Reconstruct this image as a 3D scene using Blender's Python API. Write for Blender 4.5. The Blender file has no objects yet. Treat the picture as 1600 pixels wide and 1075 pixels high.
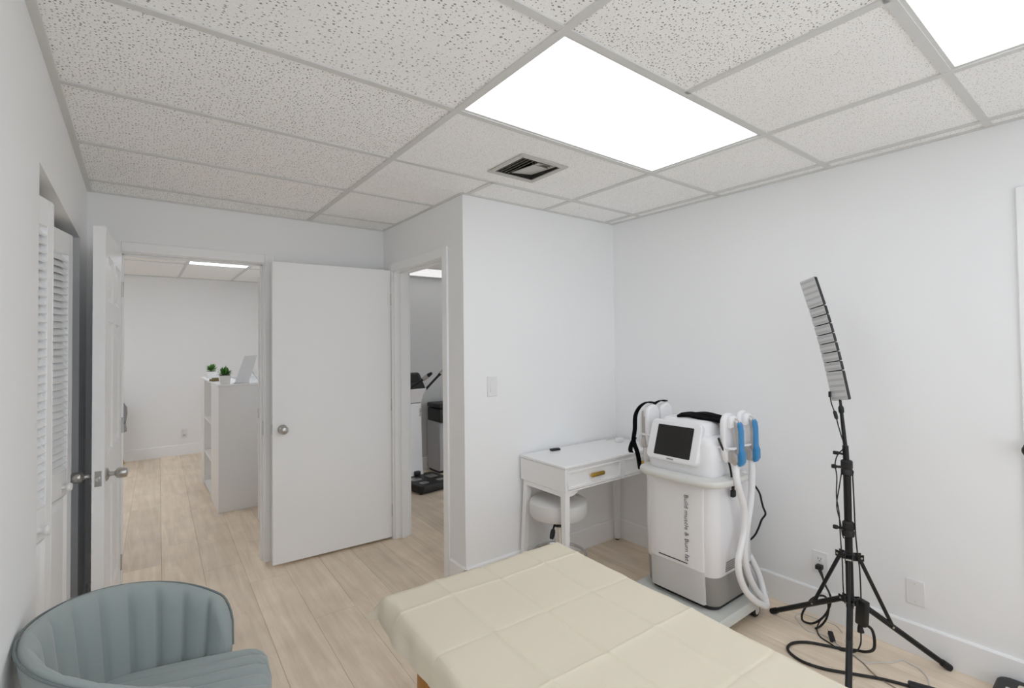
import bpy, bmesh, math, random
from mathutils import Vector, Matrix, Euler, noise

random.seed(7)
S = bpy.context.scene
COL = S.collection

# ------------------------------------------------------------------ camera, world, exposure
CAM = (-0.98113, -1.01845, 1.47363)
YAW, PITCH, ROLL = 0.6519472, 0.0205600, -0.0113157
cd = bpy.data.cameras.new('camera')
cam = bpy.data.objects.new('camera', cd)
COL.objects.link(cam)
cd.sensor_width = 36.0
cd.sensor_fit = 'HORIZONTAL'
cd.lens = 765.12 * 36.0 / 1600.0
cd.shift_y = -16.37 / 1600.0
cd.clip_start = 0.02
_f = Vector((math.sin(YAW) * math.cos(PITCH), math.cos(YAW) * math.cos(PITCH), math.sin(PITCH)))
_r = Vector((math.cos(YAW), -math.sin(YAW), 0))
_u = _r.cross(_f)
_r2 = math.cos(ROLL) * _r + math.sin(ROLL) * _u
_u2 = -math.sin(ROLL) * _r + math.cos(ROLL) * _u
m3 = Matrix((_r2, _u2, -_f)).transposed()
cam.matrix_world = Matrix.Translation(CAM) @ m3.to_4x4()
S.camera = cam

w = bpy.data.worlds.new('world')
S.world = w
w.use_nodes = True
w.node_tree.nodes['Background'].inputs[0].default_value = (0.905, 0.97, 1.055, 1)
w.node_tree.nodes['Background'].inputs[1].default_value = 4.3     # fill light that enters through the added window behind the viewer

# light portal in the added fill window behind the viewer (guides sampling of its light)
WX0, WX1, WZ0, WZ1 = -1.12, 1.28, 0.50, 2.20
pd_ = bpy.data.lights.new('fill_window_portal', 'AREA'); pd_.shape = 'RECTANGLE'; pd_.size = WX1 - WX0; pd_.size_y = WZ1 - WZ0
pd_.cycles.is_portal = True
po_ = bpy.data.objects.new('fill_window_portal', pd_); COL.objects.link(po_)
po_.location = ((WX0 + WX1) / 2, -2.25, (WZ0 + WZ1) / 2); po_.rotation_euler = (math.radians(90), 0, 0)

S.view_settings.view_transform = 'Standard'
S.view_settings.look = 'None'
S.view_settings.gamma = 1.0
S.view_settings.use_curve_mapping = False
S.view_settings.exposure = -1.03
LAMP = 4.4          # radiance of the ceiling light diffusers
LAMP_FAR = 9.0
LAMP_SIDE = 1.3
S.cycles.max_bounces = 20
S.cycles.diffuse_bounces = 16
S.cycles.glossy_bounces = 6
S.cycles.sample_clamp_indirect = 8.0
S.cycles.use_denoising = True

# ------------------------------------------------------------------ materials
def lin(c):
    c = c / 255.0
    return c / 12.92 if c <= 0.04045 else ((c + 0.055) / 1.055) ** 2.4

def rgb(r, g, b):
    return (lin(r), lin(g), lin(b), 1.0)

def mat(name, col, rough=0.5, metal=0.0, bump=0.0, bscale=200.0, var=0.0, spec=0.5, coat=0.0, trans=0.0, alpha=1.0, sheen=0.0):
    m = bpy.data.materials.new(name)
    m.use_nodes = True
    nt = m.node_tree
    b = nt.nodes['Principled BSDF']
    b.inputs['Base Color'].default_value = col
    b.inputs['Roughness'].default_value = rough
    b.inputs['Metallic'].default_value = metal
    b.inputs['Specular IOR Level'].default_value = spec
    b.inputs['Coat Weight'].default_value = coat
    b.inputs['Transmission Weight'].default_value = trans
    b.inputs['Alpha'].default_value = alpha
    b.inputs['Sheen Weight'].default_value = sheen
    if bump or var:
        tc = nt.nodes.new('ShaderNodeTexCoord')
        no = nt.nodes.new('ShaderNodeTexNoise')
        no.inputs['Scale'].default_value = bscale
        no.inputs['Detail'].default_value = 4
        nt.links.new(tc.outputs['Object'], no.inputs['Vector'])
        if bump:
            bp = nt.nodes.new('ShaderNodeBump')
            bp.inputs['Strength'].default_value = bump
            bp.inputs['Distance'].default_value = 0.001
            nt.links.new(no.outputs['Fac'], bp.inputs['Height'])
            nt.links.new(bp.outputs['Normal'], b.inputs['Normal'])
        if var:
            mx = nt.nodes.new('ShaderNodeMix')
            mx.data_type = 'RGBA'
            mx.inputs['A'].default_value = tuple(c * (1 - var) for c in col[:3]) + (1,)
            mx.inputs['B'].default_value = tuple(min(1, c * (1 + var)) for c in col[:3]) + (1,)
            nt.links.new(no.outputs['Fac'], mx.inputs['Factor'])
            nt.links.new(mx.outputs['Result'], b.inputs['Base Color'])
    return m

def emit(name, col, strength):
    m = bpy.data.materials.new(name)
    m.use_nodes = True
    nt = m.node_tree
    b = nt.nodes['Principled BSDF']
    b.inputs['Base Color'].default_value = (0.8, 0.8, 0.8, 1)
    b.inputs['Emission Color'].default_value = col
    b.inputs['Emission Strength'].default_value = strength
    return m

def floor_mat():
    m = bpy.data.materials.new('oak_plank')
    m.use_nodes = True
    nt = m.node_tree
    N, L = nt.nodes, nt.links
    b = N['Principled BSDF']
    b.inputs['Roughness'].default_value = 0.42
    b.inputs['Specular IOR Level'].default_value = 0.35
    geo = N.new('ShaderNodeNewGeometry')
    oi = N.new('ShaderNodeObjectInfo')
    mp = N.new('ShaderNodeMapping')
    mp.inputs['Scale'].default_value = (14.0, 1.1, 1.0)
    off = N.new('ShaderNodeVectorMath'); off.operation = 'SCALE'
    cmb = N.new('ShaderNodeCombineXYZ')
    L.new(oi.outputs['Random'], cmb.inputs[0]); L.new(oi.outputs['Random'], cmb.inputs[1])
    L.new(cmb.outputs[0], off.inputs[0]); off.inputs['Scale'].default_value = 37.0
    L.new(geo.outputs['Position'], mp.inputs['Vector'])
    ad = N.new('ShaderNodeVectorMath'); ad.operation = 'ADD'
    L.new(mp.outputs[0], ad.inputs[0]); L.new(off.outputs[0], ad.inputs[1])
    n1 = N.new('ShaderNodeTexNoise'); n1.inputs['Scale'].default_value = 1.6
    n1.inputs['Detail'].default_value = 8; n1.inputs['Roughness'].default_value = 0.62
    n1.inputs['Distortion'].default_value = 0.6
    L.new(ad.outputs[0], n1.inputs['Vector'])
    mp2 = N.new('ShaderNodeMapping'); mp2.inputs['Scale'].default_value = (5.0, 5.0, 1.0)
    L.new(geo.outputs['Position'], mp2.inputs['Vector'])
    n2 = N.new('ShaderNodeTexNoise'); n2.inputs['Scale'].default_value = 0.9; n2.inputs['Detail'].default_value = 4
    L.new(mp2.outputs[0], n2.inputs['Vector'])
    cr = N.new('ShaderNodeValToRGB')
    cr.color_ramp.elements[0].position = 0.28; cr.color_ramp.elements[0].color = rgb(222, 203, 180)
    cr.color_ramp.elements[1].position = 0.74; cr.color_ramp.elements[1].color = rgb(246, 231, 211)
    L.new(n1.outputs['Fac'], cr.inputs['Fac'])
    # plank to plank tone
    mr = N.new('ShaderNodeMapRange'); mr.inputs['To Min'].default_value = 0.87; mr.inputs['To Max'].default_value = 1.08
    L.new(oi.outputs['Random'], mr.inputs['Value'])
    mr2 = N.new('ShaderNodeMapRange'); mr2.inputs['From Min'].default_value = .3; mr2.inputs['From Max'].default_value = .7
    mr2.inputs['To Min'].default_value = 0.93; mr2.inputs['To Max'].default_value = 1.05
    L.new(n2.outputs['Fac'], mr2.inputs['Value'])
    mu = N.new('ShaderNodeMath'); mu.operation = 'MULTIPLY'
    L.new(mr.outputs[0], mu.inputs[0]); L.new(mr2.outputs[0], mu.inputs[1])
    sc = N.new('ShaderNodeVectorMath'); sc.operation = 'SCALE'
    L.new(cr.outputs[0], sc.inputs[0]); L.new(mu.outputs[0], sc.inputs['Scale'])
    L.new(sc.outputs[0], b.inputs['Base Color'])
    bp = N.new('ShaderNodeBump'); bp.inputs['Strength'].default_value = 0.08; bp.inputs['Distance'].default_value = 0.002
    L.new(n1.outputs['Fac'], bp.inputs['Height']); L.new(bp.outputs[0], b.inputs['Normal'])
    return m

def tile_mat(name, base, dot, scale, thr, stretch=1.0, amount=1.0):
    """Mineral fibre ceiling tile with pin holes and fissures."""
    m = bpy.data.materials.new(name)
    m.use_nodes = True
    nt = m.node_tree
    N, L = nt.nodes, nt.links
    b = N['Principled BSDF']
    b.inputs['Roughness'].default_value = 0.95
    b.inputs['Specular IOR Level'].default_value = 0.1
    geo = N.new('ShaderNodeNewGeometry')
    oi = N.new('ShaderNodeObjectInfo')
    cmb = N.new('ShaderNodeCombineXYZ')
    L.new(oi.outputs['Random'], cmb.inputs[0])
    sc = N.new('ShaderNodeVectorMath'); sc.operation = 'SCALE'; sc.inputs['Scale'].default_value = 31.0
    L.new(cmb.outputs[0], sc.inputs[0])
    ad = N.new('ShaderNodeVectorMath'); ad.operation = 'ADD'
    L.new(geo.outputs['Position'], ad.inputs[0]); L.new(sc.outputs[0], ad.inputs[1])
    # warp for irregular holes
    nz = N.new('ShaderNodeTexNoise'); nz.inputs['Scale'].default_value = 90; nz.inputs['Detail'].default_value = 1
    L.new(ad.outputs[0], nz.inputs['Vector'])
    w1 = N.new('ShaderNodeVectorMath'); w1.operation = 'SCALE'; w1.inputs['Scale'].default_value = 0.008
    L.new(nz.outputs['Color'], w1.inputs[0])
    ad2 = N.new('ShaderNodeVectorMath'); ad2.operation = 'ADD'
    L.new(ad.outputs[0], ad2.inputs[0]); L.new(w1.outputs[0], ad2.inputs[1])
    mp = N.new('ShaderNodeMapping'); mp.inputs['Scale'].default_value = (1.0, stretch, 0.0)
    L.new(ad2.outputs[0], mp.inputs['Vector'])
    vo = N.new('ShaderNodeTexVoronoi'); vo.inputs['Scale'].default_value = scale
    vo.voronoi_dimensions = '2D'
    L.new(mp.outputs[0], vo.inputs['Vector'])
    # hole size varies from cell to cell
    sx = N.new('ShaderNodeSeparateXYZ')
    L.new(vo.outputs['Color'], sx.inputs[0])
    mr = N.new('ShaderNodeMapRange'); mr.inputs['To Min'].default_value = thr * 0.15; mr.inputs['To Max'].default_value = thr
    L.new(sx.outputs[0], mr.inputs['Value'])
    su = N.new('ShaderNodeMath'); su.operation = 'SUBTRACT'
    L.new(mr.outputs[0], su.inputs[0]); L.new(vo.outputs['Distance'], su.inputs[1])
    ml = N.new('ShaderNodeMath'); ml.operation = 'MULTIPLY'; ml.inputs[1].default_value = 14.0; ml.use_clamp = True
    L.new(su.outputs[0], ml.inputs[0])
    m2 = N.new('ShaderNodeMath'); m2.operation = 'MULTIPLY'; m2.inputs[1].default_value = amount
    L.new(ml.outputs[0], m2.inputs[0])
    n3 = N.new('ShaderNodeTexNoise'); n3.inputs['Scale'].default_value = 3.0; n3.inputs['Detail'].default_value = 3
    L.new(ad.outputs[0], n3.inputs['Vector'])
    n4 = N.new('ShaderNodeTexNoise'); n4.inputs['Scale'].default_value = 260.0; n4.inputs['Detail'].default_value = 3
    L.new(ad.outputs[0], n4.inputs['Vector'])
    bx = N.new('ShaderNodeMix'); bx.data_type = 'RGBA'
    bx.inputs['A'].default_value = tuple(c * 0.95 for c in base[:3]) + (1,)
    bx.inputs['B'].default_value = tuple(min(1, c * 1.05) for c in base[:3]) + (1,)
    L.new(n3.outputs['Fac'], bx.inputs['Factor'])
    gx = N.new('ShaderNodeMapRange'); gx.inputs['From Min'].default_value = .35; gx.inputs['From Max'].default_value = .65
    gx.inputs['To Min'].default_value = 0.93; gx.inputs['To Max'].default_value = 1.03
    L.new(n4.outputs['Fac'], gx.inputs['Value'])
    bs = N.new('ShaderNodeVectorMath'); bs.operation = 'SCALE'
    L.new(bx.outputs['Result'], bs.inputs[0]); L.new(gx.outputs[0], bs.inputs['Scale'])
    mx = N.new('ShaderNodeMix'); mx.data_type = 'RGBA'
    L.new(bs.outputs[0], mx.inputs['A'])
    mx.inputs['B'].default_value = dot
    L.new(m2.outputs[0], mx.inputs['Factor'])
    L.new(mx.outputs['Result'], b.inputs['Base Color'])
    return m

M = {}
M['wall'] = mat('wall_paint', rgb(242, 243, 244), 0.75, bump=0.12, bscale=160, spec=0.2)
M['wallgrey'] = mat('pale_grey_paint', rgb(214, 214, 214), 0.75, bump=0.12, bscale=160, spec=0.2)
M['trim'] = mat('white_trim', rgb(244, 245, 246), 0.45, bump=0.05, bscale=60, spec=0.4)
M['door'] = mat('white_door', rgb(245, 246, 247), 0.42, bump=0.05, bscale=60, spec=0.4)
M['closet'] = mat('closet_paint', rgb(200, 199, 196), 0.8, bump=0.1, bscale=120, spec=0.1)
M['steel'] = mat('brushed_nickel', rgb(190, 188, 184), 0.28, 1.0, bump=0.05, bscale=300)
M['chrome'] = mat('chrome', rgb(225, 225, 226), 0.08, 1.0, var=0.02, bscale=20)
M['brass'] = mat('brass', rgb(206, 172, 84), 0.35, 1.0, bump=0.05, bscale=200)
M['black'] = mat('black_metal', rgb(22, 22, 23), 0.38, 0.0, bump=0.08, bscale=300, spec=0.4)
M['blackplastic'] = mat('black_plastic', rgb(26, 26, 27), 0.45, bump=0.1, bscale=300)
M['blackfabric'] = mat('black_fabric', rgb(16, 16, 17), 0.9, bump=0.5, bscale=900, spec=0.1)
M['cable'] = mat('black_cable', rgb(24, 22, 21), 0.5, bump=0.05, bscale=100)
M['whitecable'] = mat('white_cable', rgb(214, 212, 208), 0.5, bump=0.05, bscale=100)
M['greycable'] = mat('grey_cable', rgb(150, 140, 128), 0.5, bump=0.05, bscale=100)
M['white'] = mat('white_lacquer', rgb(238, 238, 238), 0.3, bump=0.03, bscale=40, coat=0.1)
M['plastic'] = mat('white_plastic', rgb(235, 235, 236), 0.33, bump=0.03, bscale=80)
M['shell'] = mat('machine_shell', rgb(234, 234, 236), 0.26, bump=0.02, bscale=60, coat=0.15)
M['shellgrey'] = mat('machine_front_grey', rgb(232, 232, 233), 0.35, bump=0.02, bscale=60)
M['bandlight'] = mat('machine_light_band', rgb(202, 202, 201), 0.4, bump=0.03, bscale=60)
M['banddark'] = mat('machine_dark_band', rgb(148, 146, 142), 0.45, bump=0.03, bscale=60)
M['bumper'] = mat('machine_bumper', rgb(218, 218, 214), 0.35, bump=0.02, bscale=60)
M['base'] = mat('machine_base', rgb(206, 208, 203), 0.5, bump=0.05, bscale=60)
M['tan'] = mat('tan_plastic', rgb(168, 160, 140), 0.6, bump=0.05, bscale=80)
M['silver'] = mat('silver_plastic', rgb(196, 192, 190), 0.3, 0.6, bump=0.02, bscale=80)
M['blue'] = mat('blue_plastic', rgb(52, 134, 190), 0.35, bump=0.02, bscale=80)
M['screen'] = mat('dark_screen', rgb(38, 37, 36), 0.18, var=0.05, bscale=3, spec=0.4)
M['ink'] = mat('dark_grey_print', rgb(96, 96, 99), 0.6, var=0.05, bscale=30)
M['inkblack'] = mat('black_print', rgb(22, 22, 26), 0.5, var=0.05, bscale=30)
M['led'] = mat('led_face', rgb(190, 190, 190), 0.4, bump=0.05, bscale=400, var=0.04)
M['ledrow'] = mat('led_row', rgb(170, 170, 170), 0.35, bump=0.4, bscale=500)
M['cream'] = mat('cream_sheet', rgb(222, 213, 195), 0.85, bump=0.35, bscale=420, var=0.035, spec=0.1)
M['vinyl'] = mat('cream_vinyl', rgb(214, 206, 186), 0.5, bump=0.05, bscale=120)
M['wood'] = mat('honey_wood', rgb(176, 122, 56), 0.4, bump=0.1, bscale=60, var=0.2)
M['velvet'] = mat('grey_blue_velvet', rgb(153, 163, 162), 0.85, bump=0.25, bscale=700, var=0.05, spec=0.15, sheen=0.35)
M['piping'] = mat('grey_piping', rgb(118, 127, 127), 0.8, bump=0.2, bscale=500, spec=0.15)
M['leather'] = mat('pale_grey_leather', rgb(214, 213, 211), 0.5, bump=0.1, bscale=200)
M['tee'] = mat('ceiling_grid_paint', rgb(214, 214, 212), 0.5, bump=0.03, bscale=60)
M['ventmetal'] = mat('vent_metal', rgb(196, 195, 190), 0.5, bump=0.05, bscale=80)
M['ventdark'] = mat('vent_duct', rgb(40, 38, 34), 0.8, bump=0.05, bscale=80)
M['ventvane'] = mat('vent_vane', rgb(120, 118, 110), 0.55, bump=0.05, bscale=80)
M['leaf'] = mat('leaf_green', rgb(82, 134, 54), 0.55, var=0.35, bscale=40)
M['soil'] = mat('soil', rgb(60, 46, 34), 0.95, bump=0.5, bscale=200)
M['olive'] = mat('olive_brown', rgb(120, 106, 62), 0.6, var=0.2, bscale=90)
M['acrylic'] = mat('frosted_board', rgb(232, 233, 236), 0.3, var=0.02, bscale=20)
M['felt'] = mat('grey_felt', rgb(150, 151, 153), 0.9, bump=0.3, bscale=400)
M['greycab'] = mat('grey_laminate', rgb(176, 176, 178), 0.5, bump=0.03, bscale=60)
M['slot'] = mat('dark_slot', rgb(40, 40, 40), 0.7, var=0.05, bscale=30)
M['rubber'] = mat('rubber', rgb(30, 30, 30), 0.7, bump=0.05, bscale=100)
def glass_mat():
    m = bpy.data.materials.new('fill_window_glass'); m.use_nodes = True
    nt = m.node_tree; nt.nodes.clear()
    o_ = nt.nodes.new('ShaderNodeOutputMaterial'); mx = nt.nodes.new('ShaderNodeMixShader'); tr = nt.nodes.new('ShaderNodeBsdfTransparent'); gl = nt.nodes.new('ShaderNodeBsdfGlossy')
    gl.inputs['Roughness'].default_value = .02; mx.inputs[0].default_value = .06
    nt.links.new(tr.outputs[0], mx.inputs[1]); nt.links.new(gl.outputs[0], mx.inputs[2]); nt.links.new(mx.outputs[0], o_.inputs[0])
    return m
M['glass'] = glass_mat()
M['floor'] = floor_mat()
M['tile'] = tile_mat('mineral_tile_holes', rgb(253, 253, 251), rgb(140, 137, 130), 92, 0.30)
M['tilefine'] = tile_mat('mineral_tile_fine', rgb(252, 252, 251), rgb(170, 168, 164), 120, 0.27, amount=0.85)
M['tilefiss'] = tile_mat('mineral_tile_fissured', rgb(253, 253, 251), rgb(145, 143, 138), 55, 0.26, stretch=1.5)
M['tilefar'] = mat('plain_tile', rgb(245, 244, 241), 0.95, bump=0.3, bscale=90, var=0.03, spec=0.1)
M['lamp'] = emit('lamp_diffuser', (0.94, 0.985, 1.045, 1), LAMP)
M['lampfar'] = emit('lamp_diffuser_far', (0.92, 0.98, 1.07, 1), LAMP_FAR)
M['lampside'] = emit('lamp_diffuser_side', (1.0, 1.0, 1.0, 1), LAMP_SIDE)

# ------------------------------------------------------------------ mesh builder
class MB:
    """Collects shapes (given in world or thing coordinates minus org) into one mesh."""
    def __init__(self, org=(0, 0, 0)):
        self.v, self.f, self.s, self.cuts = [], [], [], []
        self.o = Vector(org)

    def add(self, verts, faces, smooth=False):
        n = len(self.v)
        self.cuts.append((n, len(self.f)))
        self.v += [tuple(Vector(p) - self.o) for p in verts]
        self.f += [tuple(i + n for i in f) for f in faces]
        if isinstance(smooth, (list, tuple)):
            self.s += list(smooth)
        else:
            self.s += [smooth] * len(faces)
        return self

    def from_bm(self, bm, smooth_faces=None, allsmooth=False):
        bm.verts.index_update()
        vs = [v.co.copy() for v in bm.verts]
        fs = [tuple(v.index for v in f.verts) for f in bm.faces]
        sm = [allsmooth or (smooth_faces is not None and f in smooth_faces) for f in bm.faces]
        self.add(vs, fs, sm)
        bm.free()
        return self

    def box(self, a, b, bevel=0.0, seg=1, mtx=None):
        a, b = Vector(a), Vector(b)
        lo = Vector((min(a.x, b.x), min(a.y, b.y), min(a.z, b.z)))
        hi = Vector((max(a.x, b.x), max(a.y, b.y), max(a.z, b.z)))
        bm = bmesh.new()
        vs = [bm.verts.new((x, y, z)) for x in (lo.x, hi.x) for y in (lo.y, hi.y) for z in (lo.z, hi.z)]
        for q in ((0, 1, 3, 2), (4, 6, 7, 5), (0, 4, 5, 1), (2, 3, 7, 6), (0, 2, 6, 4), (1, 5, 7, 3)):
            bm.faces.new([vs[i] for i in q])
        sf = set()
        if bevel > 0:
            bevel = min(bevel, 0.49 * min(hi - lo))
            r = bmesh.ops.bevel(bm, geom=list(bm.edges), offset=bevel, segments=seg, profile=0.5, affect='EDGES')
            if seg > 1:
                sf = set(r['faces'])
        if mtx is not None:
            bmesh.ops.transform(bm, matrix=mtx, verts=bm.verts)
        return self.from_bm(bm, sf)

    def prism(self, pts, axis, a, b, bevel=0.0, seg=2):
        """pts: 2D outline; axis 'x','y','z' is extruded from a to b. Coordinates cycle (y,z),(x,z),(x,y)."""
        def P(p, t):
            if axis == 'x': return (t, p[0], p[1])
            if axis == 'y': return (p[0], t, p[1])
            return (p[0], p[1], t)
        bm = bmesh.new()
        A = [bm.verts.new(P(p, a)) for p in pts]
        B = [bm.verts.new(P(p, b)) for p in pts]
        n = len(pts)
        f1 = bm.faces.new(A); f2 = bm.faces.new(B[::-1])
        side = [bm.faces.new((A[i], B[i], B[(i + 1) % n], A[(i + 1) % n])) for i in range(n)]
        bmesh.ops.recalc_face_normals(bm, faces=bm.faces)
        sf = set(side) if n > 10 else set()
        if bevel > 0:
            ed = [e for e in bm.edges if (f1 in e.link_faces or f2 in e.link_faces)]
            r = bmesh.ops.bevel(bm, geom=ed, offset=bevel, segments=seg, profile=0.5, affect='EDGES')
            if n > 10:
                sf = set(f for f in bm.faces if len(f.verts) <= 4)
        return self.from_bm(bm, sf)

    def tube(self, path, r, seg=8, smoothpath=0, taper=None, cap=True, closed=False):
        P = [Vector(p) for p in path]
        if smoothpath:
            Q = []
            n = len(P)
            rng = n if closed else n - 1
            for i in range(rng):
                if closed:
                    p0, p1, p2, p3 = P[(i - 1) % n], P[i], P[(i + 1) % n], P[(i + 2) % n]
                else:
                    p0, p1, p2, p3 = P[max(i - 1, 0)], P[i], P[i + 1], P[min(i + 2, n - 1)]
                for k in range(smoothpath):
                    t = k / smoothpath
                    Q.append(0.5 * ((2 * p1) + (-p0 + p2) * t + (2 * p0 - 5 * p1 + 4 * p2 - p3) * t * t + (-p0 + 3 * p1 - 3 * p2 + p3) * t ** 3))
            if not closed:
                Q.append(P[-1])
            P = Q
        n = len(P)
        vs, fs = [], []
        T = []
        for i in range(n):
            if closed:
                t = P[(i + 1) % n] - P[(i - 1) % n]
            else:
                t = P[min(i + 1, n - 1)] - P[max(i - 1, 0)]
            if t.length < 1e-9: t = Vector((0, 0, 1))
            T.append(t.normalized())
        up = Vector((0, 0, 1)) if abs(T[0].z) < 0.9 else Vector((1, 0, 0))
        nrm = (up - T[0] * up.dot(T[0])).normalized()
        for i in range(n):
            nrm = (nrm - T[i] * nrm.dot(T[i]))
            nrm = nrm.normalized() if nrm.length > 1e-6 else T[i].orthogonal().normalized()
            bi = T[i].cross(nrm)
            rr = r if taper is None else taper(i / (n - 1))
            for k in range(seg):
                a = 2 * math.pi * k / seg
                vs.append(P[i] + nrm * math.cos(a) * rr + bi * math.sin(a) * rr)
        m = n if closed else n - 1
        sm = []
        for i in range(m):
            for k in range(seg):
                j = (i + 1) % n
                fs.append((i * seg + k, i * seg + (k + 1) % seg, j * seg + (k + 1) % seg, j * seg + k)); sm.append(True)
        if cap and not closed:
            fs.append(tuple(range(seg))[::-1]); sm.append(False)
            fs.append(tuple((n - 1) * seg + k for k in range(seg))); sm.append(False)
        return self.add(vs, fs, sm)

    def cyl(self, a, b, r, r2=None, seg=20):
        r2 = r if r2 is None else r2
        return self.tube([a, b], r, seg, taper=lambda t: r + (r2 - r) * t)

    def lathe(self, c, prof, axis='z', seg=28, direction=1):
        """prof: (radius, offset along axis) from one end to the other."""
        c = Vector(c)
        ax = {'x': Vector((1, 0, 0)), 'y': Vector((0, 1, 0)), 'z': Vector((0, 0, 1))}[axis] if isinstance(axis, str) else Vector(axis).normalized()
        ax = ax * direction
        e1 = ax.orthogonal().normalized(); e2 = ax.cross(e1)
        vs, fs, sm = [], [], []
        for (r, h) in prof:
            for k in range(seg):
                a = 2 * math.pi * k / seg
                vs.append(c + ax * h + (e1 * math.cos(a) + e2 * math.sin(a)) * max(r, 1e-5))
        n = len(prof)
        for i in range(n - 1):
            for k in range(seg):
                fs.append((i * seg + k, i * seg + (k + 1) % seg, (i + 1) * seg + (k + 1) % seg, (i + 1) * seg + k)); sm.append(True)
        fs.append(tuple(range(seg))[::-1]); sm.append(False)
        fs.append(tuple((n - 1) * seg + k for k in range(seg))); sm.append(False)
        return self.add(vs, fs, sm)

    def grid(self, fn, nu, nv, cu=False, cv=False, smooth=True, flip=False):
        vs = [fn(i, j) for i in range(nu) for j in range(nv)]
        fs = []
        for i in range(nu if cu else nu - 1):
            for j in range(nv if cv else nv - 1):
                q = (i * nv + j, ((i + 1) % nu) * nv + j, ((i + 1) % nu) * nv + (j + 1) % nv, i * nv + (j + 1) % nv)
                fs.append(q[::-1] if flip else q)
        return self.add(vs, fs, smooth)

    def build_each(self, name, m, parent, sharp=True):
        out, cuts = [], self.cuts + [(len(self.v), len(self.f))]
        for (v0, f0), (v1, f1) in zip(cuts[:-1], cuts[1:]):
            q = MB(); q.o = self.o
            q.v = self.v[v0:v1]; q.f = [tuple(i - v0 for i in f) for f in self.f[f0:f1]]; q.s = self.s[f0:f1]
            out.append(q.build(name, m, parent, sharp))
        return out

    def build(self, name, m, parent=None, sharp=True, loc=None, rotz=0, **tags):
        me = bpy.data.meshes.new(name)
        me.from_pydata(self.v, [], self.f)
        me.polygons.foreach_set('use_smooth', self.s)
        me.update()
        bm = bmesh.new(); bm.from_mesh(me)
        bmesh.ops.recalc_face_normals(bm, faces=bm.faces)
        bm.to_mesh(me); bm.free()
        if sharp:
            me.set_sharp_from_angle(angle=math.radians(42))
        me.materials.append(M[m] if isinstance(m, str) else m)
        o = bpy.data.objects.new(name, me)
        COL.objects.link(o)
        o.parent = parent
        if parent is None:
            o.location = self.o if loc is None else loc
            o.rotation_euler.z = rotz
        tag(o, **tags)
        return o

def tag(o, label=None, cat=None, group=None, kind=None):
    if label: o['label'] = label
    if cat: o['category'] = cat
    if group: o['group'] = group
    if kind: o['kind'] = kind
    return o

def thing(name, label, cat, loc=(0, 0, 0), rotz=0.0, group=None, kind=None):
    o = bpy.data.objects.new(name, None)
    o.empty_display_size = 0.05
    COL.objects.link(o)
    o.location = loc
    o.rotation_euler.z = rotz
    tag(o, label, cat, group, kind)
    return o

def copy_tree(o, parent=None):
    c = o.copy()
    COL.objects.link(c)
    if parent is not None: c.parent = parent
    for ch in list(o.children):
        copy_tree(ch, c)
    return c

def part(src, name, parent, loc=None, scale=None, rot=None):
    """A further object sharing src's mesh."""
    o = src.copy()
    COL.objects.link(o)
    o.parent = parent
    if loc is not None: o.location = loc
    if scale is not None: o.scale = scale
    if rot is not None: o.rotation_euler = rot
    return o

def text_mesh(name, body, size, m, parent, mtx, extrude=0.0004, spacing=1.0, align='LEFT', thin=0.0):
    cu = bpy.data.curves.new(name, 'FONT')
    cu.body = body; cu.size = size; cu.extrude = extrude; cu.space_character = spacing
    cu.align_x = align; cu.align_y = 'CENTER'
    cu.resolution_u = 3; cu.offset = thin
    t = bpy.data.objects.new(name, cu)
    COL.objects.link(t)
    dg = bpy.context.evaluated_depsgraph_get()
    me = bpy.data.meshes.new_from_object(t.evaluated_get(dg))
    bpy.data.objects.remove(t)
    me.name = name
    me.transform(mtx)
    me.materials.clear(); me.materials.append(M[m])
    o = bpy.data.objects.new(name, me)
    COL.objects.link(o)
    o.parent = parent
    return o

def rrect(x0, x1, y0, y1, r, n=5):
    pts = []
    for cx, cy, a0 in ((x1 - r, y1 - r, 0), (x0 + r, y1 - r, 90), (x0 + r, y0 + r, 180), (x1 - r, y0 + r, 270)):
        for k in range(n + 1):
            a = math.radians(a0 + 90 * k / n)
            pts.append((cx + r * math.cos(a), cy + r * math.sin(a)))
    return pts

# ------------------------------------------------------------------ room dimensions (metres; floor at z = 0)
H = 2.383
XR, XL, YB, YP, XS = 1.926, -1.219, 2.696, 1.495, 0.5726
YF = -2.2                      # wall behind the camera
HF, YFAR, XFL = 2.43, 7.10, -2.60   # reception room beyond
HS, YSIDE, XSR = 2.27, 4.25, 3.00   # side room
WT = 0.12
TOP = 2.62

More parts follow.
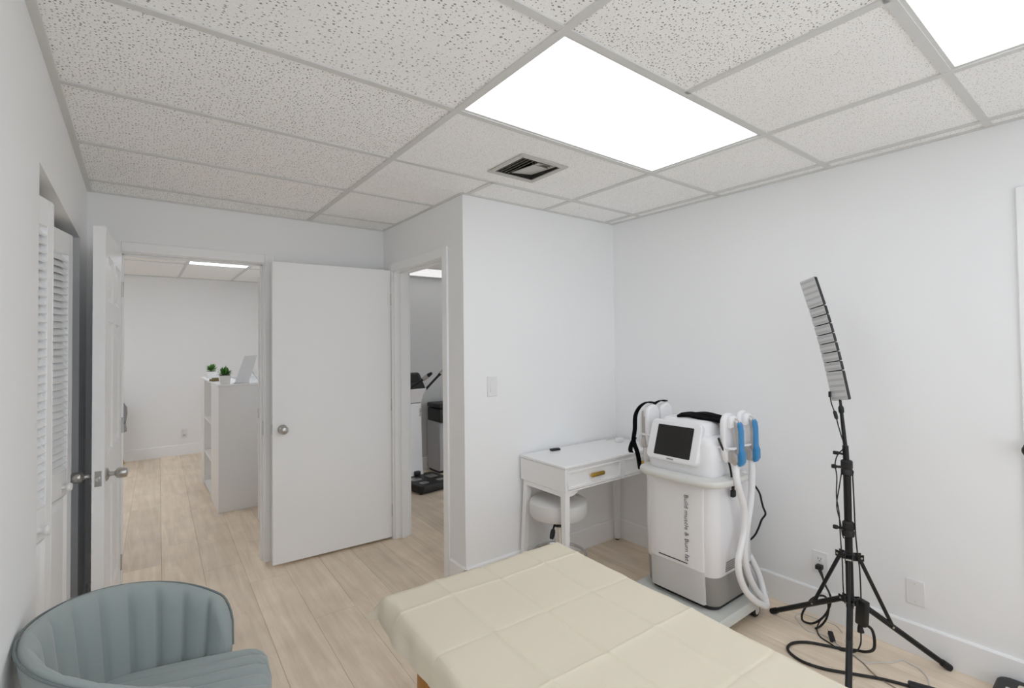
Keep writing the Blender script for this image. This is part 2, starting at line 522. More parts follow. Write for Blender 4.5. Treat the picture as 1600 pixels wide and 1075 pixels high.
# ---- floor and planks
fl = MB(); fl.box((XFL - .1, YF - .12, -0.06), (XSR + .1, YFAR + .1, -0.0045))
floor = fl.build('floor', 'slot', label='light oak plank floor running through all the rooms', cat='floor', kind='structure')
pm = MB()
pm.box((0, 0, 0), (1, 1, 0.0045))
plank0 = None
PW, PL, ang = 0.222, 1.52, math.radians(1.5)
ca, sa = math.cos(ang), math.sin(ang)
rows = list(range(-11, 16))
offs = {0: 0.14, -1: 0.50, -2: 1.15, 1: 1.00, 2: 0.35, -3: 0.80}
for k in rows:
    x0 = -0.487 + 0.0 + k * PW          # seam position at y = 0
    off = offs.get(k, random.uniform(0, PL))
    y = YF - 1.6 + off
    while y < YFAR + 0.05:
        ya, yb = max(y, YF - .1), min(y + PL, YFAR + .08)
        if yb - ya > 0.05:
            # keep only planks that lie in a room
            xm = x0 + PW / 2 - 0.026 * ya
            keep = True
            if x0 + PW < XFL - .15 or x0 > XSR: keep = False
            if ya > 4.3 and x0 > 0.75: keep = False
            if yb < 2.6 and x0 + PW < XL - 0.15 and not (0.9 < yb): keep = False
            if yb < 1.4 and x0 > XR + .25: keep = False
            if ya < 2.4 and x0 + PW < -2.0: keep = False
            if keep:
                if plank0 is None:
                    plank0 = pm.build('plank', 'floor', floor)
                    o = plank0
                else:
                    o = part(plank0, 'plank', floor)
                g = 0.0007
                # rotate about the origin by -ang (seam drifts to +x with y)
                lx, ly = x0 + g, ya + g
                o.location = (lx * ca + ly * sa, -lx * sa + ly * ca, -0.0045)
                o.rotation_euler = (0, 0, -ang)
                o.scale = (PW - 2 * g, yb - ya - 2 * g, 1)
        y += PL

# ---- walls
def wall(name, boxes, label, m='wall'):
    b = MB()
    for a, c in boxes: b.box(a, c)
    return b.build(name, m, label=label, cat='wall', kind='structure')

DX0, DX1, DH = -1.075, -0.282, 2.056         # back doorway (rough opening, lined by the jamb)
SY0, SY1, SH = 1.722, 2.515, 2.042           # side doorway
CY0, CY1, CH = 1.000, 2.284, 2.036           # closet opening
wall_right = wall('wall_right', [((XR, YF, 0), (XR + WT, YP, TOP))], 'long plain wall on the right behind the LED lamp stand')
wall('wall_back_right', [((XS, YP, 0), (XR + WT, YP + WT, TOP))], 'short wall behind the white desk with the light switch')
wall('wall_side', [((XS, YP + WT, 0), (XS + WT, SY0, TOP)), ((XS, SY1, 0), (XS + WT, YFAR, TOP)), ((XS, SY0, SH), (XS + WT, SY1, TOP))],
     'alcove side wall with the doorway to the scale room')
wall('wall_back', [((XFL, YB, 0), (DX0, YB + WT, TOP)), ((DX1, YB, 0), (XS, YB + WT, TOP)), ((DX0, YB, DH), (DX1, YB + WT, TOP))],
     'back wall with the doorway to the reception room')
wall('wall_left', [((XL - WT, YF, 0), (XL, CY0, TOP)), ((XL - WT, CY1, 0), (XL, YB, TOP)), ((XL - WT, CY0, CH), (XL, CY1, TOP))],
     'left wall with the closet opening')
wall('wall_front', [((XL - WT, YF - WT, 0), (WX0, YF, TOP)), ((WX1, YF - WT, 0), (XR + WT, YF, TOP)), ((WX0, YF - WT, 0), (WX1, YF, WZ0)), ((WX0, YF - WT, WZ1), (WX1, YF, TOP))], 'wall behind the viewer')
wn = thing('fill_window_1', 'wide white framed unseen window added behind the viewer as fill light', 'window', ((WX0 + WX1) / 2, YF - .06, WZ0), kind='structure')  # added opening, lets in fill light for ceiling, doors and floor
b = MB(wn.location)
for q in ((WX0, WX0 + .05, WZ0, WZ1), (WX1 - .05, WX1, WZ0, WZ1), (WX0 + .05, WX1 - .05, WZ0, WZ0 + .05), (WX0 + .05, WX1 - .05, WZ1 - .05, WZ1), ((WX0 + WX1) / 2 - .025, (WX0 + WX1) / 2 + .025, WZ0 + .05, WZ1 - .05)):
    b.box((q[0], YF - .09, q[2]), (q[1], YF - .04, q[3]))
b.build_each('frame', 'trim', wn)
for xa, xb in ((WX0 + .05, (WX0 + WX1) / 2 - .025), ((WX0 + WX1) / 2 + .025, WX1 - .05)):
    b = MB(wn.location); b.add([(xa, YF - .065, WZ0 + .05), (xb, YF - .065, WZ0 + .05), (xb, YF - .065, WZ1 - .05), (xa, YF - .065, WZ1 - .05)], [(0, 1, 2, 3)]); b.build('pane', 'glass', wn)

wall('wall_closet', [((-2.0, CY0 - .25, 0), (-1.95, CY1 + .25, TOP)), ((-1.95, CY0 - .25, 0), (XL - WT, CY0 - .2, TOP)), ((-1.95, CY1 + .2, 0), (XL - WT, CY1 + .25, TOP)),
                     ((-1.95, CY0 - .2, 2.3), (XL - WT, CY1 + .2, 2.35))], 'inside walls of the closet', 'closet')
wall('wall_far', [((XFL, YFAR, 0), (XS + WT, YFAR + WT, TOP))], 'far wall of the reception room')
wall('wall_far_left', [((XFL - WT, YB, 0), (XFL, YFAR + WT, TOP))], 'left wall of the reception room')
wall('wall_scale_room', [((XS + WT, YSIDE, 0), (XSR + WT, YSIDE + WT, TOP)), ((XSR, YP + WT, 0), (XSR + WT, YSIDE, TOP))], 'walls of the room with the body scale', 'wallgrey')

# ---- ceilings
def slab(name, boxes, label):
    b = MB()
    for a, c in boxes: b.box(a, c)
    return b.build(name, 'tee', label=label, cat='ceiling', kind='structure')

LIGHTS = []
ceiling = slab('ceiling', [((XL, YF, H + .10), (XR, YP, H + .13)), ((XL, YP, H + .10), (XS, YB, H + .13))], 'suspended ceiling of perforated mineral tiles in a white grid')
BW = 0.027
tileproto = {}
def add_tile(par, x0, x1, y0, y1, z, m, drop=0.0):
    if x1 - x0 < 0.02 or y1 - y0 < 0.02: return
    key = m
    if key not in tileproto:
        b = MB(); b.box((0, 0, 0), (1, 1, 1))
        o = b.build('tile', m, par); tileproto[key] = o
    else:
        o = part(tileproto[key], 'tile', par)
    g = 0.003
    o.location = (x0 + g, y0 + g, z + 0.004 - drop)
    o.scale = (x1 - x0 - 2 * g, y1 - y0 - 2 * g, 0.016)
barproto = {}
def add_bar(par, x0, x1, y0, y1, z, dz=0.0):
    if 'b' not in barproto:
        b = MB(); b.box((0, 0, 0), (1, 1, 1))
        o = b.build('grid_bar', 'tee', par); barproto['b'] = o
    else:
        o = part(barproto['b'], 'grid_bar', par)
    o.location = (x0, y0, z - 0.002 - dz)
    o.scale = (x1 - x0, y1 - y0, 0.006 + dz)

U = 0.61
def rows_between(lo, hi):
    ys = [lo]
    k = math.ceil((lo + .02) / U)
    while k * U < hi - .02:
        ys.append(k * U); k += 1
    ys.append(hi)
    return list(zip(ys[:-1], ys[1:]))
coarse, fine, fiss = 'tile', 'tilefine', 'tilefiss'
# left column, four-foot tiles
for (a, b_) in rows_between(YF, YB):
    if abs(a + 2 * U) < .01: continue                            # gap for the added fill panel
    add_tile(ceiling, XL, 0, a, b_, H, fiss if (-.7 < a < .01 and b_ < .63 and a < -.01) or (0 <= a + .01 < .5) else coarse)
# middle column
for (a, b_) in rows_between(YF, YP):
    if abs(a) < .01 or abs(a + 2 * U) < .01: continue           # the two lights
    if abs(a + U) < .01:
        add_tile(ceiling, 0, U, a, b_, H, coarse); add_tile(ceiling, U, 2 * U, a, b_, H, fine)
    elif abs(a - U) < .01:                                        # tile cut round the vent
        vx0, vx1, vy0, vy1 = .478, .786, .798, 1.096
        add_tile(ceiling, 0, vx0 + .01 + .003, a, b_, H, fine)
        add_tile(ceiling, vx1 - .01 - .003, 2 * U, a, b_, H, fine)
        add_tile(ceiling, vx0 + .004, vx1 - .004, a, vy0 + .013, H, fine)
        add_tile(ceiling, vx0 + .004, vx1 - .004, vy1 - .013, b_, H, fine)
    elif a > 1.2:
        add_tile(ceiling, 0.61, 2 * U, a, b_, H, fine)
    else:
        add_tile(ceiling, 0, 2 * U, a, b_, H, fine)
add_tile(ceiling, 0, .605, 2 * U, YP, H, fine)
for (a, b_) in rows_between(YP, YB):
    add_tile(ceiling, 0, XS, a, b_, H, fine)
for (a, b_) in rows_between(YF, YP):
    add_tile(ceiling, 2 * U, 3 * U, a, b_, H, fine)
    add_tile(ceiling, 3 * U, XR, a, b_, H, fine)
# grid bars: runners along y, then cross bars, then the wall angle
h = BW / 2
for x in (0.0,): add_bar(ceiling, x - h, x + h, YF, YB, H, .001)
for x in (2 * U, 3 * U): add_bar(ceiling, x - h, x + h, YF, YP, H, .001)
add_bar(ceiling, U - h, U + h, -U, 0, H)
add_bar(ceiling, .605 - h, .605 + h, 2 * U, YP, H)
y = math.ceil(YF / U) * U
while y < YB:
    add_bar(ceiling, XL, 0, y - h, y + h, H)
    if y < YP: add_bar(ceiling, 0, XR, y - h, y + h, H)
    else: add_bar(ceiling, 0, XS, y - h, y + h, H)
    y += U
for a in ((XL, XL + .022, YF, YB), (XR - .014, XR, YF, YP), (XL, XS, YB - .016, YB), (XS, XR, YP - .014, YP), (XS - .014, XS, YP, YB)):
    add_bar(ceiling, *a, H, .002)

# reception room ceiling
ceil2 = slab('ceiling', [((XFL, YB + WT, HF + .10), (XS, YFAR, HF + .13))], 'plain tiled ceiling of the reception room')
X2 = [XFL, -2.44, -1.81, -1.18, -0.545, 0.085, XS]
Y2 = [YB + WT, 4.46, 5.72, 6.35, YFAR] 
for i in range(len(X2) - 1):
    for j in range(len(Y2) - 1):
        if i in (1, 4) and j == 1: continue
        add_tile(ceil2, X2[i], X2[i + 1], Y2[j], Y2[j + 1] if not (j == 2) else YFAR, HF, 'tilefar') if j != 3 else None
for x in X2[1:-1]: add_bar(ceil2, x - .014, x + .014, YB + WT, YFAR, HF, .001)
for yy in (4.46, 5.72): add_bar(ceil2, XFL, XS, yy - .012, yy + .012, HF)
add_bar(ceil2, XFL, XS, YFAR - .016, YFAR, HF, .002)
# scale room ceiling
ceil3 = slab('ceiling', [((XS + WT, YP + WT, HS + .10), (XSR, YSIDE, HS + .13))], 'tiled ceiling of the room with the body scale')
SLX0, SLX1, SLY0, SLY1 = 1.22, 2.44, 3.58, 4.19
for (a, b_) in ((YP + WT, 2.36), (2.36, 2.97), (2.97, SLY0)):
    add_tile(ceil3, XS + WT, SLX0, a, b_, HS, 'tilefar'); add_tile(ceil3, SLX0, SLX1, a, b_, HS, 'tilefar'); add_tile(ceil3, SLX1, XSR, a, b_, HS, 'tilefar')
add_tile(ceil3, XS + WT, SLX0, SLY0, YSIDE, HS, 'tilefar'); add_tile(ceil3, SLX1, XSR, SLY0, YSIDE, HS, 'tilefar')
for x in (SLX0, SLX1): add_bar(ceil3, x - h, x + h, YP + WT, YSIDE, HS, .001)
for yy in (2.36, 2.97, SLY0): add_bar(ceil3, XS + WT, XSR, yy - h, yy + h, HS)
add_bar(ceil3, XS + WT, XSR, SLY1, YSIDE, HS, .001)

# ---- ceiling lights
def ceiling_light(x0, x1, y0, y1, z, m, label):
    t = thing('ceiling_light', label, 'light', ((x0 + x1) / 2, (y0 + y1) / 2, z), group='recessed ceiling light panels')
    o = t.location
    b = MB(o)
    e = .0245
    for q in ((x0 + .003, x1 - .003, y0 + .003, y0 + e), (x0 + .003, x1 - .003, y1 - e, y1 - .003), (x0 + .003, x0 + e, y0 + e, y1 - e), (x1 - e, x1 - .003, y0 + e, y1 - e)):
        b.box((q[0], q[2], z + .0025), (q[1], q[3], z + .03))
    b.box((x0 + .004, y0 + .004, z + .03), (x1 - .004, y1 - .004, z + .06))
    b.build('frame', 'tee', t)
    b = MB(o); b.box((x0 + e - .0005, y0 + e - .0005, z + .005), (x1 - e + .0005, y1 - e + .0005, z + .014))
    b.build('diffuser', m, t)
    return t
ceiling_light(0, 2 * U, 0, U, H, 'lamp', 'large lit ceiling panel directly beside the air vent')
ceiling_light(0, 2 * U, -2 * U, -U, H, 'lamp', 'lit ceiling panel cut off by the top right corner of the photo')
ceiling_light(XL + .022, -.012, -2 * U, -U, H, 'lamp', 'unseen fill panel added in the ceiling near the left wall, above the viewer')  # added out of view to lift the floor, left side and machine front
ceiling_light(-0.545, 0.085, 4.46, 5.72, HF, 'lampfar', 'lit ceiling panel in the reception room above the counter')
ceiling_light(-2.44, -1.81, 4.46, 5.72, HF, 'lampfar', 'unseen fill panel added in the reception room ceiling, hidden by the panelled door')  # added out of view so the counter panel need not carry all the light
ceiling_light(SLX0, SLX1, SLY0, SLY1, HS, 'lampside', 'lit ceiling panel above the body scale')

# ---- ceiling vents
def vent():
    x0, x1, y0, y1 = .478, .786, .798, 1.096
    t = thing('ceiling_vent', 'square metal air vent with dark crooked vanes beside the large ceiling light', 'vent', (.632, .947, H))
    o = t.location
    b = MB(o)
    e = .03
    for q in ((x0, x1, y0, y0 + e), (x0, x1, y1 - e, y1), (x0, x0 + e, y0 + e, y1 - e), (x1 - e, x1, y0 + e, y1 - e)):
        b.box((q[0], q[2], H - .004), (q[1], q[3], H + .003), .002)
    b.build('frame', 'ventmetal', t)
    b = MB(o)
    xi0, xi1, yi0, yi1 = x0 + e, x1 - e, y0 + e, y1 - e
    b.box((xi0 - .012, yi0 - .012, H + .085), (xi1 + .012, yi1 + .012, H + .09))
    for q in ((xi0 - .012, xi1 + .012, yi0 - .012, yi0), (xi0 - .012, xi1 + .012, yi1, yi1 + .012), (xi0 - .012, xi0, yi0, yi1), (xi1, xi1 + .012, yi0, yi1)):
        b.box((q[0], q[2], H + .004), (q[1], q[3], H + .085))
    b.build('duct', 'ventdark', t)
    for i, (x, tilt) in enumerate(((.528, 32), (.550, 38), (.574, 44), (.600, 50))):
        b = MB(o)
        mt = Matrix.Translation((x, .947, H + .012)) @ Euler((0, math.radians(tilt), 0)).to_matrix().to_4x4()
        b.box((-.0015, -.112, -.014), (.0015, .112, .018), mtx=mt)
        b.build('vane', 'ventvane', t)
    b = MB(o)
    mt = Matrix.Translation((.682, .968, H + .014)) @ Euler((math.radians(4), math.radians(-7), 0)).to_matrix().to_4x4()
    b.box((-.066, -.122, -.002), (.072, .092, .002), mtx=mt)
    b.build('damper_plate', 'ventmetal', t)
    for i in range(3):
        b = MB(o)
        mt = Matrix.Translation((.660, .842 + i * .017, H + .004)) @ Euler((math.radians(-40), 0, 0)).to_matrix().to_4x4()
        b.box((-.05, -.0015, -.008), (.05, .0015, .010), mtx=mt)
        b.build('vane', 'ventvane', t)
    return t
vent()
t = thing('ceiling_vent', 'small slotted vent in the reception room ceiling', 'vent', (-0.87, 5.20, HF))
b = MB(t.location); b.box((-1.02, 5.05, HF - .006), (-.72, 5.40, HF + .003), .003); b.build('frame', 'tee', t)
for i, (xa, xb) in enumerate(((-1.0, -.975), (-.955, -.93), (-.915, -.83), (-.805, -.785), (-.765, -.75))):
    b = MB(t.location); b.box((xa, 5.33, HF - .009), (xb, 5.37, HF - .004)); b.build('slot', 'slot', t)

# ---- baseboards
def baseboard(name, segs, label, hgt=.143, th=.014):
    b = MB()
    for (a, c, n) in segs:
        # a, c: ends on the wall line; n: direction into the room
        a, c, n = Vector((*a, 0)), Vector((*c, 0)), Vector((*n, 0))
        pr = [(0, 0), (th, 0), (th, hgt - .007), (th * .55, hgt), (0, hgt)]
        A = [a + n * p[0] + Vector((0, 0, p[1])) for p in pr]
        B = [c + n * p[0] + Vector((0, 0, p[1])) for p in pr]
        k = len(pr)
        b.add(A + B, [tuple(range(k)), tuple(range(k, 2 * k))[::-1]] + [(i, (i + 1) % k, (i + 1) % k + k, i + k) for i in range(k)])
    return b.build(name, 'trim', sharp=False, label=label, cat='baseboard', kind='structure')
baseboard('baseboard_right', [((XR, YF), (XR, YP), (-1, 0))], 'tall white baseboard along the right wall')
baseboard('baseboard_back_right', [((XS - .014, YP), (XR - .014, YP), (0, -1))], 'white baseboard behind the desk')
baseboard('baseboard_side', [((XS, YP - .014), (XS, SY0 - .055), (-1, 0)), ((XS, SY1 + .055), (XS, YB), (-1, 0))], 'short white baseboard beside the side doorway')
baseboard('baseboard_back', [((XL, YB), (DX0 - .053, YB), (0, -1)), ((DX1 + .053, YB), (XS - .014, YB), (0, -1))], 'white baseboard on the back wall')
baseboard('baseboard_left', [((XL, YF), (XL, CY0), (1, 0)), ((XL, CY1), (XL, YB - .014), (1, 0))], 'white baseboard along the left wall')
baseboard('baseboard_far', [((XFL, YFAR), (XS, YFAR), (0, -1))], 'white baseboard along the reception room far wall')
baseboard('baseboard_scale_room', [((XS + WT, YSIDE), (XSR, YSIDE), (0, -1))], 'white baseboard behind the body scale')

# ---- door casings and jambs
def casing(name, label, boxes, jambs, stops):
    b = MB()
    for a, c in boxes: b.box(a, c, .004)
    o = b.build(name, 'trim', label=label, cat='door frame', kind='structure')
    b = MB()
    for a, c in jambs: b.box(a, c, .002)
    b.build_each('jamb', 'trim', o)
    b = MB()
    for a, c in stops: b.box(a, c, .002)
    b.build_each('door_stop', 'trim', o)
    return o
cw, ct, jt = .066, .016, .014
tr1 = casing('trim_1', 'white casing round the doorway to the reception room',
       [((DX0 + jt - cw, YB - ct, 0), (DX0 + jt - .004, YB, DH - jt + cw)), ((DX1 - jt + .004, YB - ct, 0), (DX1 - jt + cw, YB, DH - jt + cw)),
        ((DX0 + jt - .004, YB - ct, DH - jt + .004), (DX1 - jt + .004, YB, DH - jt + cw)),
        ((DX0 + jt - cw, YB + WT, 0), (DX0 + jt - .004, YB + WT + ct, DH - jt + cw)), ((DX1 - jt + .004, YB + WT, 0), (DX1 - jt + cw, YB + WT + ct, DH - jt + cw)),
        ((DX0 + jt - .004, YB + WT, DH - jt + .004), (DX1 - jt + .004, YB + WT + ct, DH - jt + cw))],
       [((DX0, YB, 0), (DX0 + jt, YB + WT, DH)), ((DX1 - jt, YB, 0), (DX1, YB + WT, DH)), ((DX0 + jt, YB, DH - jt), (DX1 - jt, YB + WT, DH))],
       [((DX0 + jt, YB + .05, 0), (DX0 + jt + .01, YB + .085, DH - jt)), ((DX1 - jt - .01, YB + .05, 0), (DX1 - jt, YB + .085, DH - jt)), ((DX0 + jt, YB + .05, DH - jt - .01), (DX1 - jt, YB + .085, DH - jt))])
b = MB(); b.box((DX1 - jt - .0015, YB + .012, .86), (DX1 - jt + .001, YB + .036, .96), .001); b.build('strike_plate', 'steel', tr1)
tr2 = casing('trim_2', 'white casing round the doorway to the scale room',
       [((XS - ct, SY0 + jt - cw, 0), (XS, SY0 + jt - .004, SH - jt + cw)), ((XS - ct, SY1 - jt + .004, 0), (XS, SY1 - jt + cw, SH - jt + cw)),
        ((XS - ct, SY0 + jt - .004, SH - jt + .004), (XS, SY1 - jt + .004, SH - jt + cw)),
        ((XS + WT, SY0 + jt - cw, 0), (XS + WT + ct, SY0 + jt - .004, SH - jt + cw)), ((XS + WT, SY1 - jt + .004, 0), (XS + WT + ct, SY1 - jt + cw, SH - jt + cw)),
        ((XS + WT, SY0 + jt - .004, SH - jt + .004), (XS + WT + ct, SY1 - jt + .004, SH - jt + cw))],
       [((XS, SY0, 0), (XS + WT, SY0 + jt, SH)), ((XS, SY1 - jt, 0), (XS + WT, SY1, SH)), ((XS, SY0 + jt, SH - jt), (XS + WT, SY1 - jt, SH))],
       [((XS + .05, SY0 + jt, 0), (XS + .085, SY0 + jt + .01, SH - jt)), ((XS + .05, SY1 - jt - .01, 0), (XS + .085, SY1 - jt, SH - jt)), ((XS + .05, SY0 + jt, SH - jt - .01), (XS + .085, SY1 - jt, SH - jt))])

# ------------------------------------------------------------------ doors
def knob(parent, org, p, axis, d, m='steel', tapered=False):
    """Door knob with a rose; p on the door face, axis/direction outwards."""
    b = MB(org)
    if tapered:
        prof = [(.030, 0), (.031, .004), (.024, .009), (.011, .013), (.010, .030), (.013, .034), (.022, .040), (.0255, .048), (.0235, .074), (.021, .078), (.012, .080)]
    else:
        prof = [(.031, 0), (.031, .004), (.026, .009), (.012, .013), (.011, .028), (.016, .033), (.024, .040), (.0285, .050), (.0285, .058), (.024, .066), (.014, .071), (.004, .072)]
    b.lathe(p, prof, axis, 28, d)
    return b.build('door_knob', m, parent)

def hinge_set(parent, org, pos):
    for (x, y, z) in pos:
        b = MB(org); b.cyl((x, y, z - .045), (x, y, z + .045), .006, seg=10)
        b.build('hinge', 'steel', parent)

# six panel door to the reception room, swung back against the left wall
d1 = thing('door_1', 'white six-panel door standing open along the left wall', 'door', (-1.060, 2.676, 0), math.radians(-3.1), kind='structure')
Wd, Hd0, Hd1, Td = .775, .012, 2.035, .045
b = MB()
ys = [0, .112, .3475 - .05, .3875 + .05 + .04, Wd - .112, Wd]      # stiles and centre mullion along the width
ys = [0, .112, .3375, .4375, .663, .775]
zs = [Hd0, .23, .80, .96, 1.60, 1.70, 1.915, Hd1]                    # rails
def dbox(y0, y1, z0, z1, x0=-Td, x1=0.0, bev=0.0, bm=None, seg=1):
    (bm or b).box((x0, -y1, z0), (x1, -y0, z1), bev, seg)
dbox(ys[0], ys[1], Hd0, Hd1); dbox(ys[4], ys[5], Hd0, Hd1)
for za, zb in ((Hd0, zs[1]), (zs[2], zs[3]), (zs[4], zs[5]), (zs[6], Hd1)): dbox(ys[1], ys[4], za, zb)
for za, zb in ((zs[1], zs[2]), (zs[3], zs[4]), (zs[5], zs[6])):
    dbox(ys[2], ys[3], za, zb)
    dbox(ys[1], ys[2], za, zb, -Td + .012, -.012); dbox(ys[3], ys[4], za, zb, -Td + .012, -.012)
b.build('leaf', 'door', d1)
for za, zb in ((zs[1], zs[2]), (zs[3], zs[4]), (zs[5], zs[6])):
    for ya, yb in ((ys[1], ys[2]), (ys[3], ys[4])):
        bb = MB()
        def ring(i, x): return [(x, -(ya + i), za + i), (x, -(yb - i), za + i), (x, -(yb - i), zb - i), (x, -(ya + i), zb - i)]
        for sgn, xs in ((1, (-.001, -.010, -.0125, -.004)), (-1, (-Td + .001, -Td + .010, -Td + .0125, -Td + .004))):
            R_ = ring(.001, xs[0]) + ring(.014, xs[1]) + ring(.026, xs[2]) + ring(.050, xs[3])
            fs = []
            for q in range(3):
                for k in range(4):
                    f = (q * 4 + k, q * 4 + (k + 1) % 4, (q + 1) * 4 + (k + 1) % 4, (q + 1) * 4 + k)
                    fs.append(f)
            fs.append((12, 13, 14, 15))
            bb.add(R_, fs)
        bb.build('panel', 'door', d1, sharp=False)
b = MB(); b.box((-Td + .010, -Wd - .0012, .845), (-.010, -Wd + .001, .915), .001)
pl_ = b.build('latch_plate', 'steel', d1)
b = MB(); b.lathe((-Td / 2, -Wd, .88), [(.009, 0), (.009, .008), (.006, .011)], (0, -1, 0), 14); b.build('latch', 'chrome', pl_)
knob(d1, (0, 0, 0), (0, -.715, .885), 'x', 1, tapered=True)
knob(d1, (0, 0, 0), (-Td, -.715, .885), 'x', -1, tapered=True)
hinge_set(d1, (0, 0, 0), [(.002, .004, z) for z in (.22, 1.02, 1.82)])

# flush door of the side doorway
d2 = thing('door_2', 'plain flush white door with a round knob, open in front of the back wall', 'door', (.556, 2.519, 0), math.radians(-2.5), kind='structure')
b = MB(); b.box((-.826, 0, .018), (-.002, .038, 2.046), .003); b.build('leaf', 'door', d2)
knob(d2, (0, 0, 0), (-.765, 0, .915), 'y', -1)
knob(d2, (0, 0, 0), (-.765, .038, .915), 'y', 1)
b = MB(); b.box((-.8275, .008, .88), (-.8255, .030, .95), .001); b.build('latch_plate', 'steel', d2)
hinge_set(d2, (0, 0, 0), [(.002, .004, z) for z in (.22, 1.02, 1.82)])

# door leaf seen edge-on in the reception room
d4 = thing('door_4', 'white door leaf seen edge-on beyond the doorway, beside the reception counter', 'door', (.565, 3.575, 0), 0, kind='structure')
b = MB(d4.location); b.box((-.172, 3.575, .015), (.560, 3.612, 2.06), .003); b.build('leaf', 'door', d4)
b = MB(d4.location); b.box((-.1735, 3.582, .87), (-.1715, 3.605, .95), .001); b.build('latch_plate', 'steel', d4)
knob(d4, d4.location, (-.118, 3.575, .91), 'y', -1)
hinge_set(d4, d4.location, [(.562, 3.572, z) for z in (.25, 1.02, 1.82)])

# bifold closet door with louvred panels
d3 = thing('door_3', 'white louvred bifold closet door folded slightly open in the left wall', 'door', (XL, CY0, 0), 0, kind='structure')
DO = Vector((XL, CY0, 0))
slat0 = None
knuck = [(-1.322, 1.012), (-1.248, 1.322), (-1.322, 1.635), (-1.248, 1.950), (-1.322, 2.262)]
PT = .030
for i in range(4):
    pa, pb = Vector((*knuck[i], 0)), Vector((*knuck[i + 1], 0))
    dd = (pb - pa); wpan = dd.length - .004
    rot = math.atan2(dd.y, dd.x)
    mt = Matrix.Translation(pa + Vector((0, 0, 0)) - DO) @ Euler((0, 0, rot)).to_matrix().to_4x4()
    # panel frame: local x along the panel, y through the thickness (front face at y = -PT)
    z0, z1, zl0, zl1, st = .02, 1.985, .945, 1.888, .040
    bb = MB()
    for (xa, xb, za, zb) in ((.002, st, z0, z1), (wpan - st, wpan, z0, z1), (st, wpan - st, zl1, z1), (st, wpan - st, .835, zl0), (st, wpan - st, z0, .15)):
        bb.box((xa, -PT, za), (xb, 0, zb), .002)
    bb.box((st, -PT + .010, .15), (wpan - st, -.008, .835))
    bb.v = [tuple(mt @ Vector(p)) for p in bb.v]
    pan = bb.build('louvre_panel', 'door', d3)
    # raised field of the lower panel
    bb = MB()
    xa, xb, za, zb = st, wpan - st, .15, .835
    def rg(i_, yv): return [(xa + i_, yv, za + i_), (xb - i_, yv, za + i_), (xb - i_, yv, zb - i_), (xa + i_, yv, zb - i_)]
    R_ = rg(.001, -PT + .001) + rg(.012, -PT + .009) + rg(.022, -PT + .0095) + rg(.045, -PT + .002)
    fs = [(q * 4 + k, q * 4 + (k + 1) % 4, (q + 1) * 4 + (k + 1) % 4, (q + 1) * 4 + k) for q in range(3) for k in range(4)] + [(12, 13, 14, 15)]
    bb.add(R_, fs); bb.v = [tuple(mt @ Vector(p)) for p in bb.v]
    bb.build('raised_field', 'door', pan, sharp=False)
    if slat0 is None:
        bb = MB()
        mt2 = Euler((math.radians(52), 0, 0)).to_matrix().to_4x4()
        bb.box((st - .006, -.0205, -.003), (wpan - st + .006, .0205, .003), .001, mtx=mt2)
        slat0 = bb
        smesh = None
    n = 32
    for k in range(n):
        zc = zl0 + .015 + k * ((zl1 - zl0 - .03) / (n - 1))
        if smesh is None:
            o = slat0.build('slat', 'door', pan); smesh = o
        else:
            o = part(smesh, 'slat', pan)
        o.matrix_local = mt @ Matrix.Translation((0, -PT / 2, zc))
    if i in (0, 2):
        bb = MB()
        bb.lathe(mt @ Vector((wpan - .09, -PT, .875)), [(.009, 0), (.008, .012), (.015, .016), (.0185, .024), (.015, .032), (.005, .035)], tuple(mt.to_3x3() @ Vector((0, -1, 0))), 20)
        bb.build('knob', 'white', pan)
b = MB(DO); b.box((XL - .115, CY0 + .004, CH - .024), (XL - .085, CY1 - .004, CH - .001), .001); b.build('track', 'tee', d3)

# white slab door at the right wall, only its casing and knob reach into the frame
d5 = thing('door_5', 'white door casing with a black round knob at the right edge of the photo', 'door', (XR, -1.05, 0), 0, kind='structure')
b = MB(d5.location)
b.box((XR - .016, -.72, 0), (XR, -.682, 2.10), .004); b.box((XR - .016, -1.55, 0), (XR, -1.49, 2.10), .004); b.box((XR - .016, -1.49, 2.04), (XR, -.72, 2.10), .004)
b.build_each('casing', 'trim', d5)
b = MB(d5.location); b.box((XR - .010, -1.488, .012), (XR, -.722, 2.038), .002); b.build('leaf', 'door', d5)
knob(d5, d5.location, (XR - .016, -.712, 1.02), 'x', -1, 'black')

# ------------------------------------------------------------------ electrical plates
def outlet(name, x, y, z, label, wall_axis, cord=False):
    t = thing(name, label, 'outlet', (x, y, z))
    o = t.location
    if wall_axis == 'x':      # plate on a wall facing -x
        def Bx(u0, u1, z0, z1, d0, d1, bev, nm, m, par):
            bb = MB(o); bb.box((x - d1, y + u0, z + z0), (x - d0, y + u1, z + z1), bev); return bb.build(nm, m, par)
    else:                     # wall facing -y
        def Bx(u0, u1, z0, z1, d0, d1, bev, nm, m, par):
            bb = MB(o); bb.box((x + u0, y - d1, z + z0), (x + u1, y - d0, z + z1), bev); return bb.build(nm, m, par)
    return t, Bx
t, Bx = outlet('wall_outlet', XR, .0925, .285, 'white wall outlet with a black plug in it, behind the lamp stand', 'x')
Bx(-.038, .038, -.058, .058, 0, .006, .002, 'plate', 'plastic', t)
sk = Bx(-.018, .018, -.036, .036, .006, .008, .001, 'socket', 'plastic', t)
for zz in (.018, -.018):
    for yy in (-.007, .007): Bx(yy - .0012, yy + .0012, zz - .001, zz + .008, .008, .0086, 0, 'slot', 'slot', sk)
    Bx(-.0025, .0025, zz - .011, zz - .006, .008, .0086, 0, 'slot', 'slot', sk)
t, Bx = outlet('blank_wall_plate', XR, -.312, .284, 'blank white wall plate right of the lamp stand', 'x')
